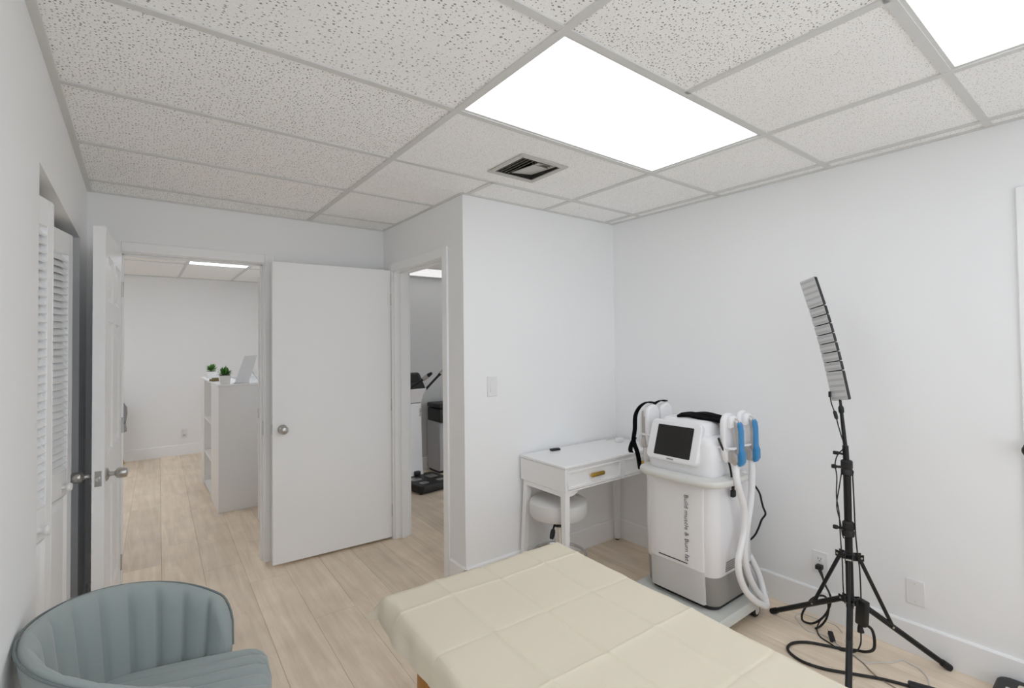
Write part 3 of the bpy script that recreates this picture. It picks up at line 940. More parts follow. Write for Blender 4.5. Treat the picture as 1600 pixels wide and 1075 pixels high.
tag(t, cat='wall plate')
Bx(-.035, .035, -.058, .058, 0, .006, .002, 'plate', 'plastic', t)
for zz in (.041, -.041):
    b = MB(t.location); b.lathe((XR - .006, -.312, .284 + zz), [(.003, 0), (.003, .001)], 'x', 10, -1); b.build('screw', 'tee', t)
t, Bx = outlet('light_switch', .775, YP, 1.208, 'white rocker light switch on the wall above the desk', 'y')
tag(t, cat='switch')
Bx(-.037, .037, -.062, .062, 0, .006, .002, 'plate', 'plastic', t)
b = MB(t.location); b.prism([(YP - .006, 1.208 - .034), (YP - .012, 1.208 - .034), (YP - .007, 1.208 + .034), (YP - .006, 1.208 + .034)], 'x', .758, .792); b.build('rocker', 'plastic', t)
t, Bx = outlet('wall_outlet', -.475, YFAR, .285, 'small white outlet low on the reception room far wall', 'y')
Bx(-.036, .036, -.058, .058, 0, .006, .002, 'plate', 'plastic', t)
Bx(-.016, .016, -.034, -.004, .006, .009, .001, 'socket', 'bandlight', t)
af = thing('plug_in_air_freshener', 'white plug-in air freshener in the reception room outlet', 'air freshener', (-.475, YFAR - .009, .30))
b = MB(af.location); b.lathe((-.475, YFAR - .045, .285), [(.012, 0), (.020, .008), (.022, .03), (.024, .045), (.030, .055), (.030, .075), (.018, .085)], 'z', 18); b.build('body', 'plastic', af)
b = MB(af.location); b.box((-.487, YFAR - .05, .29), (-.463, YFAR - .009, .315), .003); b.build('prong_block', 'plastic', af)

# ------------------------------------------------------------------ writing desk
DK = Vector((1.43, 1.28, 0))
dk = thing('writing_desk', 'white writing desk with two drawers and brass pulls in the corner', 'desk', DK)
dx0, dx1, dy0, dy1, dt, db = .980, 1.885, 1.060, 1.478, .757, .605
b = MB(DK); b.box((dx0 - .004, dy0 - .004, dt - .016), (dx1 + .004, dy1, dt), .003); b.build('desktop', 'white', dk)
b = MB(DK)
b.box((dx0, dy0, db), (dx0 + .018, dy1 - .004, dt - .018), .001)
b.build('side_panel', 'white', dk)
b = MB(DK); b.box((dx1 - .018, dy0, db), (dx1, dy1 - .004, dt - .018), .001); b.build('side_panel', 'white', dk)
b = MB(DK); b.box((dx0 + .018, dy1 - .022, db), (dx1 - .018, dy1 - .004, dt - .018)); b.build('back_panel', 'white', dk)
b = MB(DK); b.box((dx0 + .018, dy0 + .02, db), (dx1 - .018, dy1 - .022, db + .012)); b.build('bottom_panel', 'white', dk)
b = MB(DK)
mx_ = 1.487
b.box((dx0 + .018, dy0 + .002, db), (dx1 - .018, dy0 + .02, db + .010)); b.box((dx0 + .018, dy0 + .002, dt - .026), (dx1 - .018, dy0 + .02, dt - .018)); b.box((mx_ - .010, dy0 + .002, db + .010), (mx_ + .010, dy0 + .02, dt - .026))
b.build_each('front_rail', 'white', dk)
for (xa, xb, px_) in ((dx0 + .020, mx_ - .012, 1.241), (mx_ + .012, dx1 - .020, 1.690)):
    b = MB(DK)
    za, zb, e = db + .012, dt - .028, .016
    for q in ((xa, xb, za, za + e), (xa, xb, zb - e, zb), (xa, xa + e, za + e, zb - e), (xb - e, xb, za + e, zb - e)):
        b.box((q[0], dy0 - .001, q[2]), (q[1], dy0 + .016, q[3]), .002)
    b.box((xa + e, dy0 + .007, za + e), (xb - e, dy0 + .016, zb - e))
    dr = b.build('drawer', 'white', dk)
    b = MB(DK)
    zc = .677
    b.prism(rrect(px_ - .060, px_ + .060, zc - .0125, zc + .0125, .0124, 6), 'y', dy0 - .018, dy0 - .008, .003)
    b.box((px_ - .04, dy0 - .01, zc - .006), (px_ - .03, dy0 + .008, zc + .006)); b.box((px_ + .03, dy0 - .01, zc - .006), (px_ + .04, dy0 + .008, zc + .006))
    b.build('drawer_pull', 'brass', dr)
# legs splay a little; apron brackets curve into them
def leg_(tx, ty, bx, by, s0=.019, s1=.014):
    bb = MB(DK)
    T = [(tx - s0, ty - s0, db), (tx + s0, ty - s0, db), (tx + s0, ty + s0, db), (tx - s0, ty + s0, db)]
    Bm = [(bx - s1, by - s1, .01), (bx + s1, by - s1, .01), (bx + s1, by + s1, .01), (bx - s1, by + s1, .01)]
    bb.add(T + Bm, [(0, 1, 2, 3), (7, 6, 5, 4)] + [(i, i + 4, (i + 1) % 4 + 4, (i + 1) % 4) for i in range(4)])
    l = bb.build('leg', 'white', dk, sharp=False)
    bb = MB(DK); bb.cyl((bx, by, 0), (bx, by, .010), .012, seg=12); bb.build('foot_pad', 'rubber', l)
leg_(1.000, 1.084, .985, 1.070); leg_(1.010, 1.440, .972, 1.455); leg_(1.862, 1.084, 1.872, 1.070); leg_(1.862, 1.440, 1.874, 1.452)
b = MB(DK)
# side apron and the curved corner brackets under the front
b.box((dx0 + .005, dy0 + .035, db - .030), (dx0 + .022, dy1 - .06, db))
b.box((dx1 - .022, dy0 + .035, db - .030), (dx1 - .005, dy1 - .06, db))
for sx, x0 in ((1, 1.018), (-1, 1.846)):
    pts = [(x0, db), (x0, db - .030)] + [(x0 + sx * (.02 + .06 * k / 5), db - .030 + .022 * (k / 5) ** 2) for k in range(6)] + [(x0 + sx * .095, db)]
    b.prism(pts, 'y', dy0 + .012, dy0 + .030)
b.build_each('apron', 'white', dk)

t = thing('remote_control', 'small black remote control lying on the white desk', 'remote control', (1.248, 1.445, dt))
mt = Matrix.Translation((1.235, 1.425, dt + .007)) @ Euler((0, 0, math.radians(-8))).to_matrix().to_4x4()
b = MB(t.location); b.box((-.036, -.014, -.007), (.036, .014, .007), .005, 3, mt); b.build('body', 'blackplastic', t)
b = MB(t.location); b.box((-.018, -.007, .0065), (.004, .007, .0082), .001, 1, mt); b.build('button_pad', 'rubber', t)
t = thing('cable_adapter', 'small translucent white adapter and cord at the far end of the desk', 'adapter', (1.80, 1.36, dt))
b = MB(t.location); b.box((1.745, 1.31, dt), (1.80, 1.35, dt + .030), .006, 3); b.build('body', 'plastic', t)
b = MB(t.location); b.tube([(1.795, 1.335, dt + .012), (1.82, 1.37, dt + .012), (1.83, 1.42, dt + .010), (1.80, 1.44, dt + .006), (1.75, 1.43, dt + .005)], .004, 8, 5); b.build('cord', 'whitecable', t)

# ------------------------------------------------------------------ rolling stool under the desk
SX, SY = 1.115, 1.268
st = thing('rolling_stool', 'round pale grey rolling stool with chrome base under the desk', 'stool', (SX, SY, 0))
O = st.location
b = MB(O); b.lathe((SX, SY, .395), [(.150, 0), (.172, .006), (.182, .022), (.183, .075), (.178, .095), (.160, .105), (.08, .109), (0.001, .110)], 'z', 40); b.build('seat', 'leather', st)
b = MB(O); b.lathe((SX, SY, .0), [(.030, .06), (.030, .09), (.026, .10), (.026, .32), (.028, .322), (.028, .33)], 'z', 20); b.build('gas_lift', 'chrome', st)
b = MB(O); b.lathe((SX, SY, .33), [(.030, 0), (.030, .03), (.022, .035), (.022, .066)], 'z', 20); b.build('lift_collar', 'blackplastic', st)
b = MB(O); b.tube([(SX - .02, SY - .02, .385), (SX - .075, SY - .05, .380), (SX - .10, SY - .06, .350)], .006, 8, 4); lv = b.build('lever', 'black', st)
b = MB(O); b.tube([(SX - .10, SY - .06, .350), (SX - .112, SY - .065, .325), (SX - .125, SY - .07, .300)], .013, 10, 3, taper=lambda t: .008 + .007 * math.sin(math.pi * min(1, t * .8 + .1))); b.build('lever_grip', 'blackplastic', lv)
for k in range(5):
    a = math.radians(8 + 72 * k)
    c_, s_ = math.cos(a), math.sin(a)
    b = MB(O); b.tube([(SX + .02 * c_, SY + .02 * s_, .085), (SX + .12 * c_, SY + .12 * s_, .092), (SX + .20 * c_, SY + .20 * s_, .080), (SX + .235 * c_, SY + .235 * s_, .062)], .014, 10, 4)
    lg = b.build('leg', 'chrome', st)
    b = MB(O)
    cx, cy = SX + .235 * c_, SY + .235 * s_
    b.cyl((cx, cy, .03), (cx, cy, .066), .008, seg=10)
    for q in (-1, 1):
        b.cyl((cx - q * .004 * s_, cy + q * .004 * c_, .026), (cx - q * .020 * s_, cy + q * .020 * c_, .026), .026, seg=18)
    b.build('caster', 'rubber', lg)
b = MB(O); b.tube([(SX + .165 * math.cos(2 * math.pi * k / 40), SY + .165 * math.sin(2 * math.pi * k / 40), .16) for k in range(40)], .009, 10, closed=True)
for k in range(3):
    a = 2 * math.pi * k / 3 + .5
    b.tube([(SX + .025 * math.cos(a), SY + .025 * math.sin(a), .16), (SX + .16 * math.cos(a), SY + .16 * math.sin(a), .16)], .006, 8)
b.build('foot_ring', 'chrome', st)

# ------------------------------------------------------------------ body sculpting machine
MO = Vector((1.50, .545, 0))
ma = thing('body_sculpting_machine', 'tall white and grey wheeled treatment machine with a tilted dark screen', 'machine', MO)
def section(x0, x1, y0, y1, r, n=7): return rrect(x0, x1, y0, y1, r, n)
def loft(b, secs):
    """secs: list of (outline, z); closed loops of equal length, capped."""
    n = len(secs[0][0])
    vs, fs, sm = [], [], []
    for o_, z in secs: vs += [(p[0], p[1], z) for p in o_]
    for i in range(len(secs) - 1):
        for k in range(n):
            fs.append((i * n + k, i * n + (k + 1) % n, (i + 1) * n + (k + 1) % n, (i + 1) * n + k)); sm.append(True)
    fs.append(tuple(range(n))[::-1]); sm.append(False)
    fs.append(tuple((len(secs) - 1) * n + k for k in range(n))); sm.append(False)
    b.add(vs, fs, sm)
b = MB(MO)
loft(b, [(section(1.205, 1.762, .288, .802, .03), .058), (section(1.198, 1.768, .280, .810, .035), .066), (section(1.198, 1.768, .280, .810, .035), .104), (section(1.206, 1.760, .288, .802, .035), .113)])
bp_ = b.build('base_platform', 'base', ma)
b = MB(MO)
pts = [(1.196, .545 + .150), (1.196, .545 - .150)] + [(1.196 + .075 * math.sin(math.pi * k / 16) ** .5, .545 - .150 + .300 * k / 16) for k in range(1, 16)]
b.prism(pts, 'z', .100, .1145); b.build('toe_recess', 'tan', bp_)
for cx, cy in ((1.262, .335), (1.262, .755), (1.650, .325), (1.650, .765)):
    b = MB(MO)
    b.box((cx - .012, cy - .012, .03), (cx + .012, cy + .012, .060), .002)
    for q in (-1, 1):
        b.lathe((cx, cy + q * .006, .037), [(.020, 0), (.035, .002), (.037, .006), (.037, .014), (.034, .019), (.02, .020)], 'y', 24, q)
    cs = b.build('caster', 'rubber', ma)
    b = MB(MO)
    for q in (-1, 1): b.lathe((cx, cy + q * .0265, .037), [(.020, 0), (.022, .0015), (.015, .003)], 'y', 20, q)
    b.build_each('hub_cap', 'bandlight', cs)
b = MB(MO)
loft(b, [(section(1.318, 1.672, .342, .748, .055), .133), (section(1.306, 1.680, .335, .755, .058), .148), (section(1.300, 1.684, .330, .760, .060), .284)])
b.build('lower_skirt', 'banddark', ma)
b = MB(MO); loft(b, [(section(1.322, 1.668, .350, .740, .05), .110), (section(1.322, 1.668, .350, .740, .05), .136)]); b.build('plinth', 'slot', ma)  # dark inset block, its colour stands in for the shadow line under the body
b = MB(MO)
loft(b, [(section(1.300, 1.688, .330, .760, .060), .284), (section(1.296, 1.692, .326, .764, .062), .292), (section(1.296, 1.692, .324, .766, .062), .50), (section(1.300, 1.690, .328, .762, .062), .735), (section(1.306, 1.684, .336, .754, .06), .775)])
b.build('upper_shell', 'shell', ma)
# front panel with a bowed face
def fpan(z0, z1, name, m, x=1.284, inset=0.0):
    bb = MB(MO)
    def prof(z):  # half width, and front x
        t_ = (z - .12) / .655
        return .160 + .004 * t_ - inset, x + .006 * (2 * t_ - 1) ** 2
    n = 10
    zs_ = [z0 + (z1 - z0) * k / n for k in range(n + 1)]
    def fn(i, j):
        hw, xx = prof(zs_[i])
        ys_ = (-1, -.985, -.94, -.5, 0, .5, .94, .985, 1)[j]
        e = {0: .020, 8: .020, 1: .006, 7: .006, 2: .001, 6: .001}.get(j, 0.0)
        return (xx + e, .545 + ys_ * hw, zs_[i])
    bb.grid(fn, n + 1, 9)
    a_ = len(bb.v)
    hw0, _ = prof(z0); hw1, _ = prof(z1)
    bb.add([(x + .02 + .006, .545 - hw0, z0), (x + .02 + .006, .545 + hw0, z0), (x + .026, .545 + hw1, z1), (x + .026, .545 - hw1, z1)], [(0, 1, 2, 3)])
    return bb.build(name, m, ma)
fpan(.306, .772, 'front_panel', 'shellgrey')
fpan(.142, .3055, 'front_band', 'bandlight')
# lettering reads downwards, tops of the letters to the right
mt = Matrix(((0, 0, -1, 1.2832), (0, -1, 0, .4915), (-1, 0, 0, .682), (0, 0, 0, 1)))
mt = Matrix.Translation((1.2828 - MO.x, .4755 - MO.y, .680 - MO.z)) @ Matrix(((0, 0, -1, 0), (0, -1, 0, 0), (-1, 0, 0, 0), (0, 0, 0, 1)))
tx = text_mesh('lettering', 'Build muscle & Burn fat', .0345, 'ink', ma, mt, .0012, 0.98, thin=-.0007)
bbx = [v.co.z for v in tx.data.vertices]
k_ = .341 / (max(bbx) - min(bbx))
ztop = .680 - MO.z
for v in tx.data.vertices:
    v.co.z = ztop + (v.co.z - ztop) * k_
b = MB(MO); b.box((1.2828, .474, .322), (1.2865, .648, .3265)); b.build('underline', 'inkblack', ma)
# side vent slits
b = MB(MO)
for r_ in range(5):
    for c_ in range(13):
        x_ = 1.388 + c_ * .0085 + r_ * .002; z_ = .303 + r_ * .0105
        b.box((x_, .3225, z_), (x_ + .0045, .3262, z_ + .006))
o = b.build('vent_slit', 'banddark', ma); tag(o, kind='stuff')
# bumper rail around the front and sides
b = MB(MO)
out = [(1.560, .296), (1.40, .290), (1.305, .306), (1.268, .352), (1.254, .44), (1.250, .545), (1.254, .64), (1.268, .722), (1.305, .760), (1.40, .774), (1.560, .772)]
prof = [(-.050, -.010), (-.046, -.018), (.008, -.018), (.014, -.012), (.016, .004), (.012, .014), (-.020, .017), (-.050, .019)]
P = [Vector((*p, .762)) for p in out]
Q = []
for i in range(len(P) - 1):
    p0, p1, p2, p3 = P[max(i - 1, 0)], P[i], P[i + 1], P[min(i + 2, len(P) - 1)]
    for k in range(5):
        t_ = k / 5
        Q.append(0.5 * ((2 * p1) + (-p0 + p2) * t_ + (2 * p0 - 5 * p1 + 4 * p2 - p3) * t_ * t_ + (-p0 + 3 * p1 - 3 * p2 + p3) * t_ ** 3))
Q.append(P[-1])
def bfn(i, j):
    t_ = (Q[min(i + 1, len(Q) - 1)] - Q[max(i - 1, 0)]).normalized()
    nn = Vector((-t_.y, t_.x, 0))
    return Q[i] + nn * prof[j][0] + Vector((0, 0, prof[j][1]))
b.grid(bfn, len(Q), len(prof), cv=True)
n_ = len(Q)
b.add([bfn(0, j) for j in range(8)] + [bfn(n_ - 1, j) for j in range(8)], [tuple(range(8)), tuple(range(8, 16))])
for y_ in (.316, .768): b.box((1.47, y_ - .016, .752), (1.53, y_ + .016, .772), .003)
b.box((1.262, .50, .752), (1.31, .59, .772), .003)
b.build('bumper_rail', 'bumper', ma)
# head
b = MB(MO)
loft(b, [(section(1.318, 1.672, .346, .744, .06), .772), (section(1.312, 1.680, .338, .752, .062), .80), (section(1.318, 1.676, .338, .752, .062), .93), (section(1.332, 1.668, .344, .746, .062), .965), (section(1.35, 1.65, .362, .728, .06), .985)])
b.build('head_housing', 'shell', ma)
b = MB(MO)
loft(b, [(section(1.348, 1.600, .378, .712, .05), .94), (section(1.356, 1.612, .378, .712, .055), 1.00), (section(1.366, 1.60, .384, .706, .06), 1.035), (section(1.385, 1.57, .402, .688, .06), 1.052), (section(1.41, 1.54, .43, .66, .05), 1.058)])
b.build('screen_hood', 'shell', ma)
lean = math.atan2(.070, .207)
# local frame of the screen face: x' outwards, y' = world y, z' up the slope; origin at the bottom centre
fm = Matrix.Translation((1.286, .568, .832)) @ Euler((0, lean, 0)).to_matrix().to_4x4()
def facep(pts, x0, x1, bev=0.0, seg=2):
    bb = MB(); bb.prism(pts, 'x', x0, x1, bev, seg)
    bb.v = [tuple(fm @ Vector(p) - MO) for p in bb.v]
    return bb
fw, fh = .158, .222
facep(rrect(-fw, fw, 0, fh, .030, 6), -.008, .052, .010, 3).build('screen_bezel', 'shell', ma)
facep(rrect(-.114, .106, .026, .192, .004, 2), -.0095, -.006).build('screen', 'screen', ma)
lgp = facep(rrect(-.022, .024, .006, .0195, .003, 2), -.0092, -.006).build('logo_plate', 'bandlight', ma)
bb = MB()
for (ya, yb) in ((-.016, -.010), (-.007, -.002), (.001, .009), (.012, .019)): bb.box((-.0098, -yb, .0105), (-.009, -ya, .0155))
bb.v = [tuple(fm @ Vector(p) - MO) for p in bb.v]
bb.build('logo_mark', 'ink', lgp)
# holders on both flanks
def ribbon(b, path, wdir, width, th, steps=4):
    P = [Vector(p) for p in path]
    Q = []
    for i in range(len(P) - 1):
        p0, p1, p2, p3 = P[max(i - 1, 0)], P[i], P[i + 1], P[min(i + 2, len(P) - 1)]
        for k in range(steps):
            t_ = k / steps
            Q.append(0.5 * ((2 * p1) + (-p0 + p2) * t_ + (2 * p0 - 5 * p1 + 4 * p2 - p3) * t_ * t_ + (-p0 + 3 * p1 - 3 * p2 + p3) * t_ ** 3))
    Q.append(P[-1])
    wd = Vector(wdir).normalized()
    W = width if callable(width) else (lambda t_: width)
    def fn(i, j):
        t_ = (Q[min(i + 1, len(Q) - 1)] - Q[max(i - 1, 0)]).normalized()
        nn = t_.cross(wd); nn = nn.normalized() if nn.length > 1e-6 else Vector((0, 0, 1))
        hw = W(i / (len(Q) - 1)) / 2
        a_, c_ = ((-1, -1), (1, -1), (1, 1), (-1, 1))[j]
        return Q[i] + wd * a_ * hw + nn * c_ * th / 2
    b.grid(fn, len(Q), 4, cv=True, smooth=False)
    n_ = len(Q)
    b.add([fn(0, j) for j in range(4)] + [fn(n_ - 1, j) for j in range(4)], [(0, 1, 2, 3), (4, 5, 6, 7)])
for cx in (1.417, 1.555):
    for y0, s in ((.338, -1), (.752, 1)):
        b = MB(MO)
        b.tube([(cx - .050, y0, .935), (cx - .050, y0 + s * .058, .935), (cx - .03, y0 + s * .072, .935), (cx + .03, y0 + s * .072, .935), (cx + .050, y0 + s * .058, .935), (cx + .050, y0, .935)], .006, 8)
        b.box((cx - .035, y0 - s * .004, .86), (cx + .035, y0 + s * .008, .94), .004)
        b.build('holder', 'shell', ma)

def handpiece(label, cx, y0, s, pad, hose):
    t = thing('treatment_handpiece', label, 'handpiece', (cx, y0 + s * 0.0240, .86), group='handpieces on the treatment machine')
    O = t.location
    ya, yb = y0 + s * 0.0096, y0 + s * 0.0400
    # paddle plate, tall with a round top
    pts = []
    for k in range(17):
        a = math.pi * k / 16
        pts.append((cx + .058 * math.cos(a), 1.052 + .058 * math.sin(a)))
    pts += [(cx - .056, .93), (cx - .044, .875), (cx - .030, .858), (cx + .030, .858), (cx + .044, .875), (cx + .056, .93)]
    b = MB(O); b.prism(pts, 'y', min(ya, yb), max(ya, yb), .012, 3); b.build('paddle', 'shell', t)
    b = MB(O)
    pts = []
    for k in range(13):
        a = math.pi * k / 12
        pts.append((cx + .036 * math.cos(a), 1.062 + .036 * math.sin(a)))
    pts += [(cx - .034, 1.035), (cx + .034, 1.035)]
    yc = y0 + s * 0.0368; yd = y0 + s * 0.0656
    b.prism(pts, 'y', min(yc, yd), max(yc, yd), .010, 3); pod = b.build('control_pod', 'shell', t)
    b = MB(O); yk = y0 + s * 0.0662
    b.prism(rrect(cx - .016, cx + .016, 1.048, 1.072, .004, 3), 'y', min(yk, yk - s * 0.0016), max(yk, yk - s * 0.0016)); b.build('button', 'bandlight', pod)
    b = MB(O)
    b.tube([(cx, y0 + s * 0.0400, 1.070), (cx, y0 + s * 0.0640, 1.068), (cx, y0 + s * 0.0768, 1.045), (cx, y0 + s * 0.0800, 1.00), (cx, y0 + s * 0.0800, .95), (cx, y0 + s * 0.0768, .905)], .016, 12, 5)
    b.build('grip', 'silver', t)
    # lower block, wider outwards
    b = MB(O)
    P4 = [(y0 + s * 0.0368, .862), (y0 + s * 0.0736, .850), (y0 + s * 0.0880, .868), (y0 + s * 0.0864, .905), (y0 + s * 0.0720, .918), (y0 + s * 0.0496, .925), (y0 + s * 0.0368, .915)]
    b.prism(P4, 'x', cx - .032, cx + .032, .008, 2); b.build('lower_block', 'silver', t)
    # outer pad
    b = MB(O)
    up = [(y0 + s * 0.0848, 1.066), (y0 + s * 0.0944, 1.052), (y0 + s * 0.0992, 1.02), (y0 + s * 0.0992, .93), (y0 + s * 0.1072, .912), (y0 + s * 0.1072, .868), (y0 + s * 0.0944, .848), (y0 + s * 0.0864, .850)]
    dn = [(y0 + s * 0.0864, .90), (y0 + s * 0.0896, .93), (y0 + s * 0.0896, 1.02), (y0 + s * 0.0848, 1.045)]
    b.prism(up + dn, 'x', cx - .022, cx + .022, .004, 2); b.build('outer_pad', pad, t)
    b = MB(O); b.tube(hose, .0165, 14, 6); b.build('hose', 'plastic', t)
    return t
handpiece('front right handpiece with a blue pad beside the tilted screen', 1.417, .338, -1, 'blue',
          [(1.417, .274, .862), (1.400, .264, .80), (1.405, .258, .745), (1.440, .256, .665), (1.462, .258, .595), (1.458, .26, .512), (1.422, .26, .440), (1.392, .26, .372), (1.402, .255, .291), (1.449, .248, .212), (1.520, .240, .150), (1.59, .236, .108), (1.64, .245, .095), (1.690, .285, .13), (1.715, .32, .20), (1.695, .36, .30)])
handpiece('rear right handpiece with a blue pad nearest the right wall', 1.565, .338, -1, 'blue',
          [(1.565, .272, .862), (1.566, .268, .786), (1.548, .268, .655), (1.513, .27, .545), (1.482, .27, .456), (1.475, .27, .378), (1.503, .27, .29), (1.556, .268, .205), (1.615, .265, .140), (1.665, .266, .100), (1.715, .30, .105), (1.735, .36, .17), (1.72, .42, .25), (1.688, .44, .30)])
handpiece('front left white handpiece with a black strap beside the desk', 1.417, .752, 1, 'shell',
          [(1.417, .822, .862), (1.43, .835, .78), (1.47, .835, .62), (1.52, .83, .42), (1.60, .83, .22), (1.68, .84, .10), (1.76, .82, .09), (1.76, .74, .18), (1.688, .70, .28)])
handpiece('rear left white handpiece behind the screen hood', 1.545, .752, 1, 'shell',
          [(1.545, .822, .862), (1.555, .84, .78), (1.58, .84, .62), (1.61, .84, .42), (1.66, .845, .25), (1.74, .85, .14), (1.80, .80, .14), (1.79, .68, .22), (1.688, .62, .28)])
t = thing('black_strap', 'black elastic strap hanging from the front left handpiece', 'strap', (1.417, .89, .90))
b = MB(t.location)
ribbon(b, [(1.417, .770, 1.118), (1.417, .815, 1.117), (1.412, .862, 1.085), (1.408, .892, 1.03), (1.402, .893, .95), (1.392, .896, .88), (1.402, .880, .82), (1.408, .870, .76), (1.408, .868, .715)], (1, 0, 0), lambda t_: .034 if t_ < .9 else .034 - .016 * (t_ - .9) / .1, .006)
b.build('band', 'blackfabric', t)
b = MB(t.location); ribbon(b, [(1.400, .893, .90), (1.385, .905, .862), (1.372, .905, .828), (1.376, .90, .812)], (.6, -.8, 0), .026, .007); b.build('strap_tail', 'blackfabric', t)
t = thing('black_strap', 'short black strap over the rear left handpiece top', 'strap', (1.545, .80, 1.11))
b = MB(t.location); ribbon(b, [(1.545, .770, 1.118), (1.545, .812, 1.117), (1.542, .858, 1.088), (1.54, .892, 1.03), (1.54, .893, .97)], (1, 0, 0), .034, .006); b.build('band', 'blackfabric', t)
t = thing('black_strap', 'folded black strap lying on top of the screen hood', 'strap', (1.44, .46, 1.06))
b = MB(t.location)
ribbon(b, [(1.425, .60, 1.064), (1.435, .54, 1.074), (1.43, .48, 1.068), (1.44, .42, 1.066), (1.45, .38, 1.062), (1.455, .352, 1.05), (1.455, .345, 1.02)], (1, .15, .15), .06, .014)
b.build('band', 'blackfabric', t)
b = MB(t.location)
ribbon(b, [(1.47, .57, 1.067), (1.485, .50, 1.078), (1.47, .43, 1.076), (1.475, .385, 1.066), (1.48, .352, 1.04)], (1, -.2, .1), .05, .012)
b.build('band', 'blackfabric', t)
t = thing('hanging_power_cord', 'short black power cord hanging from the machine flank', 'cord', (1.40, .31, .95))
b = MB(t.location); b.tube([(1.352, .328, .985), (1.352, .318, .958), (1.372, .310, .915), (1.405, .306, .861), (1.425, .306, .808), (1.434, .306, .75), (1.440, .306, .725)], .0055, 8, 5); b.build('cord', 'cable', t)
b = MB(t.location); b.box((1.428, .297, .676), (1.458, .315, .712), .004, 2); b.box((1.434, .300, .710), (1.450, .312, .735), .003); b.build('plug', 'blackplastic', t)
t = thing('machine_power_cord', 'black power cord bulging behind the treatment machine', 'cord', (1.83, .37, .5))
b = MB(t.location); b.tube([(1.693, .52, .74), (1.75, .47, .72), (1.81, .41, .675), (1.83, .366, .616), (1.83, .350, .559), (1.835, .345, .53), (1.83, .331, .498), (1.83, .353, .46), (1.83, .372, .408), (1.83, .399, .353), (1.82, .45, .30), (1.75, .52, .25), (1.693, .54, .22)], .0055, 8, 5); b.build('cord', 'cable', t)

# ------------------------------------------------------------------ LED lamp on a tripod
LX, LY = 1.618, -.146
ls = thing('led_lamp_stand', 'tall black tripod carrying a curved segmented LED lamp', 'lamp', (LX, LY, 0))
O = ls.location
b = MB(O); b.cyl((LX, LY, .265), (LX, LY, .90), .0155, seg=18); b.build('lower_pole', 'black', ls)
b = MB(O); b.cyl((LX, LY, .88), (LX, LY + .004, .985), .0125, seg=16); b.cyl((LX, LY + .004, .98), (LX, LY + .017, 1.150), .0088, .0075, seg=14); b.build('upper_pole', 'black', ls)
b = MB(O); b.lathe((LX, LY + .016, 1.135), [(.010, 0), (.0115, .006), (.0115, .022), (.009, .030), (.006, .034), (.006, .062)], (0, .07, 1), 16); b.build('spigot', 'black', ls)
for zc, r_ in ((.885, .024), (.605, .024)):
    b = MB(O)
    b.lathe((LX, LY, zc - .035), [(.019, 0), (r_, .004), (r_, .024), (.021, .030), (r_, .036), (r_, .064), (.018, .070)], 'z', 20)
    cl = b.build('clamp_collar', 'blackplastic', ls)
    b = MB(O)
    b.cyl((LX - .008, LY + .018, zc), (LX - .018, LY + .040, zc), .006, seg=10)
    b.box((LX - .026, LY + .036, zc - .009), (LX - .010, LY + .056, zc + .009), .004, 2)
    b.build('clamp_knob', 'blackplastic', cl)
b = MB(O)
b.cyl((LX - .004, LY + .012, .945), (LX - .010, LY + .030, .948), .005, seg=8); b.box((LX - .02, LY + .026, .940), (LX - .006, LY + .050, .956), .003, 2)
b.build('cable_clip', 'blackplastic', ls)
b = MB(O); b.lathe((LX, LY, .465), [(.020, 0), (.024, .003), (.024, .027), (.020, .030)], 'z', 20); b.build('upper_hub', 'blackplastic', ls)
b = MB(O); b.lathe((LX, LY, .262), [(.020, 0), (.024, .003), (.024, .027), (.020, .030)], 'z', 20); b.build('lower_hub', 'blackplastic', ls)
for fx, fy in ((1.752, .268), (1.893, -.432), (1.222, -.262)):
    d_ = Vector((fx - LX, fy - LY, 0)); Ln = d_.length; d_.normalize()
    perp = Vector((-d_.y, d_.x, 0))
    top = Vector((LX, LY, .278)) + d_ * .030
    foot = Vector((fx, fy, .010))
    mid = top + (foot - top) * .38
    b = MB(O); b.tube([top, foot], .0125, 12); lg = b.build('leg', 'black', ls)
    b = MB(O); b.tube([foot - (foot - top).normalized() * .035, foot + (foot - top).normalized() * .004], .0150, 12); b.build('rubber_foot', 'rubber', lg)
    a_ = Vector((LX, LY, .478)) + d_ * .040
    c_ = mid + Vector((0, 0, .008))
    b = MB(O)
    dirv = (c_ - a_); L_ = dirv.length
    mt = Matrix.Translation((a_ + c_) / 2) @ dirv.to_track_quat('Z', 'Y').to_matrix().to_4x4()
    b.box((-.0055, -.0075, -L_ / 2 - .008), (.0055, .0075, L_ / 2 + .008), .002, 1, mt)
    b.build('brace', 'black', lg)
    b = MB(O)
    for p_, w_ in ((Vector((LX, LY, .478)), .052), (Vector((LX, LY, .278)), .042)):
        for sg in (-1, 1):
            c_ = p_ + d_ * (w_ / 2 + .004) + perp * .0125 * sg
            mt = Matrix.Translation(c_) @ Euler((0, 0, math.atan2(d_.y, d_.x))).to_matrix().to_4x4()
            b.box((-w_ / 2, -.0015, -.014), (w_ / 2, .0015, .014), mtx=mt)
    bk = b.build_each('leg_bracket', 'black', ls)[0]
    b = MB(O)
    for p_ in (Vector((LX, LY, .478)) + d_ * .046, Vector((LX, LY, .278)) + d_ * .036, mid):
        b.cyl(p_ - perp * .016, p_ + perp * .016, .0045, seg=10)
    b.build_each('rivet', 'steel', bk)
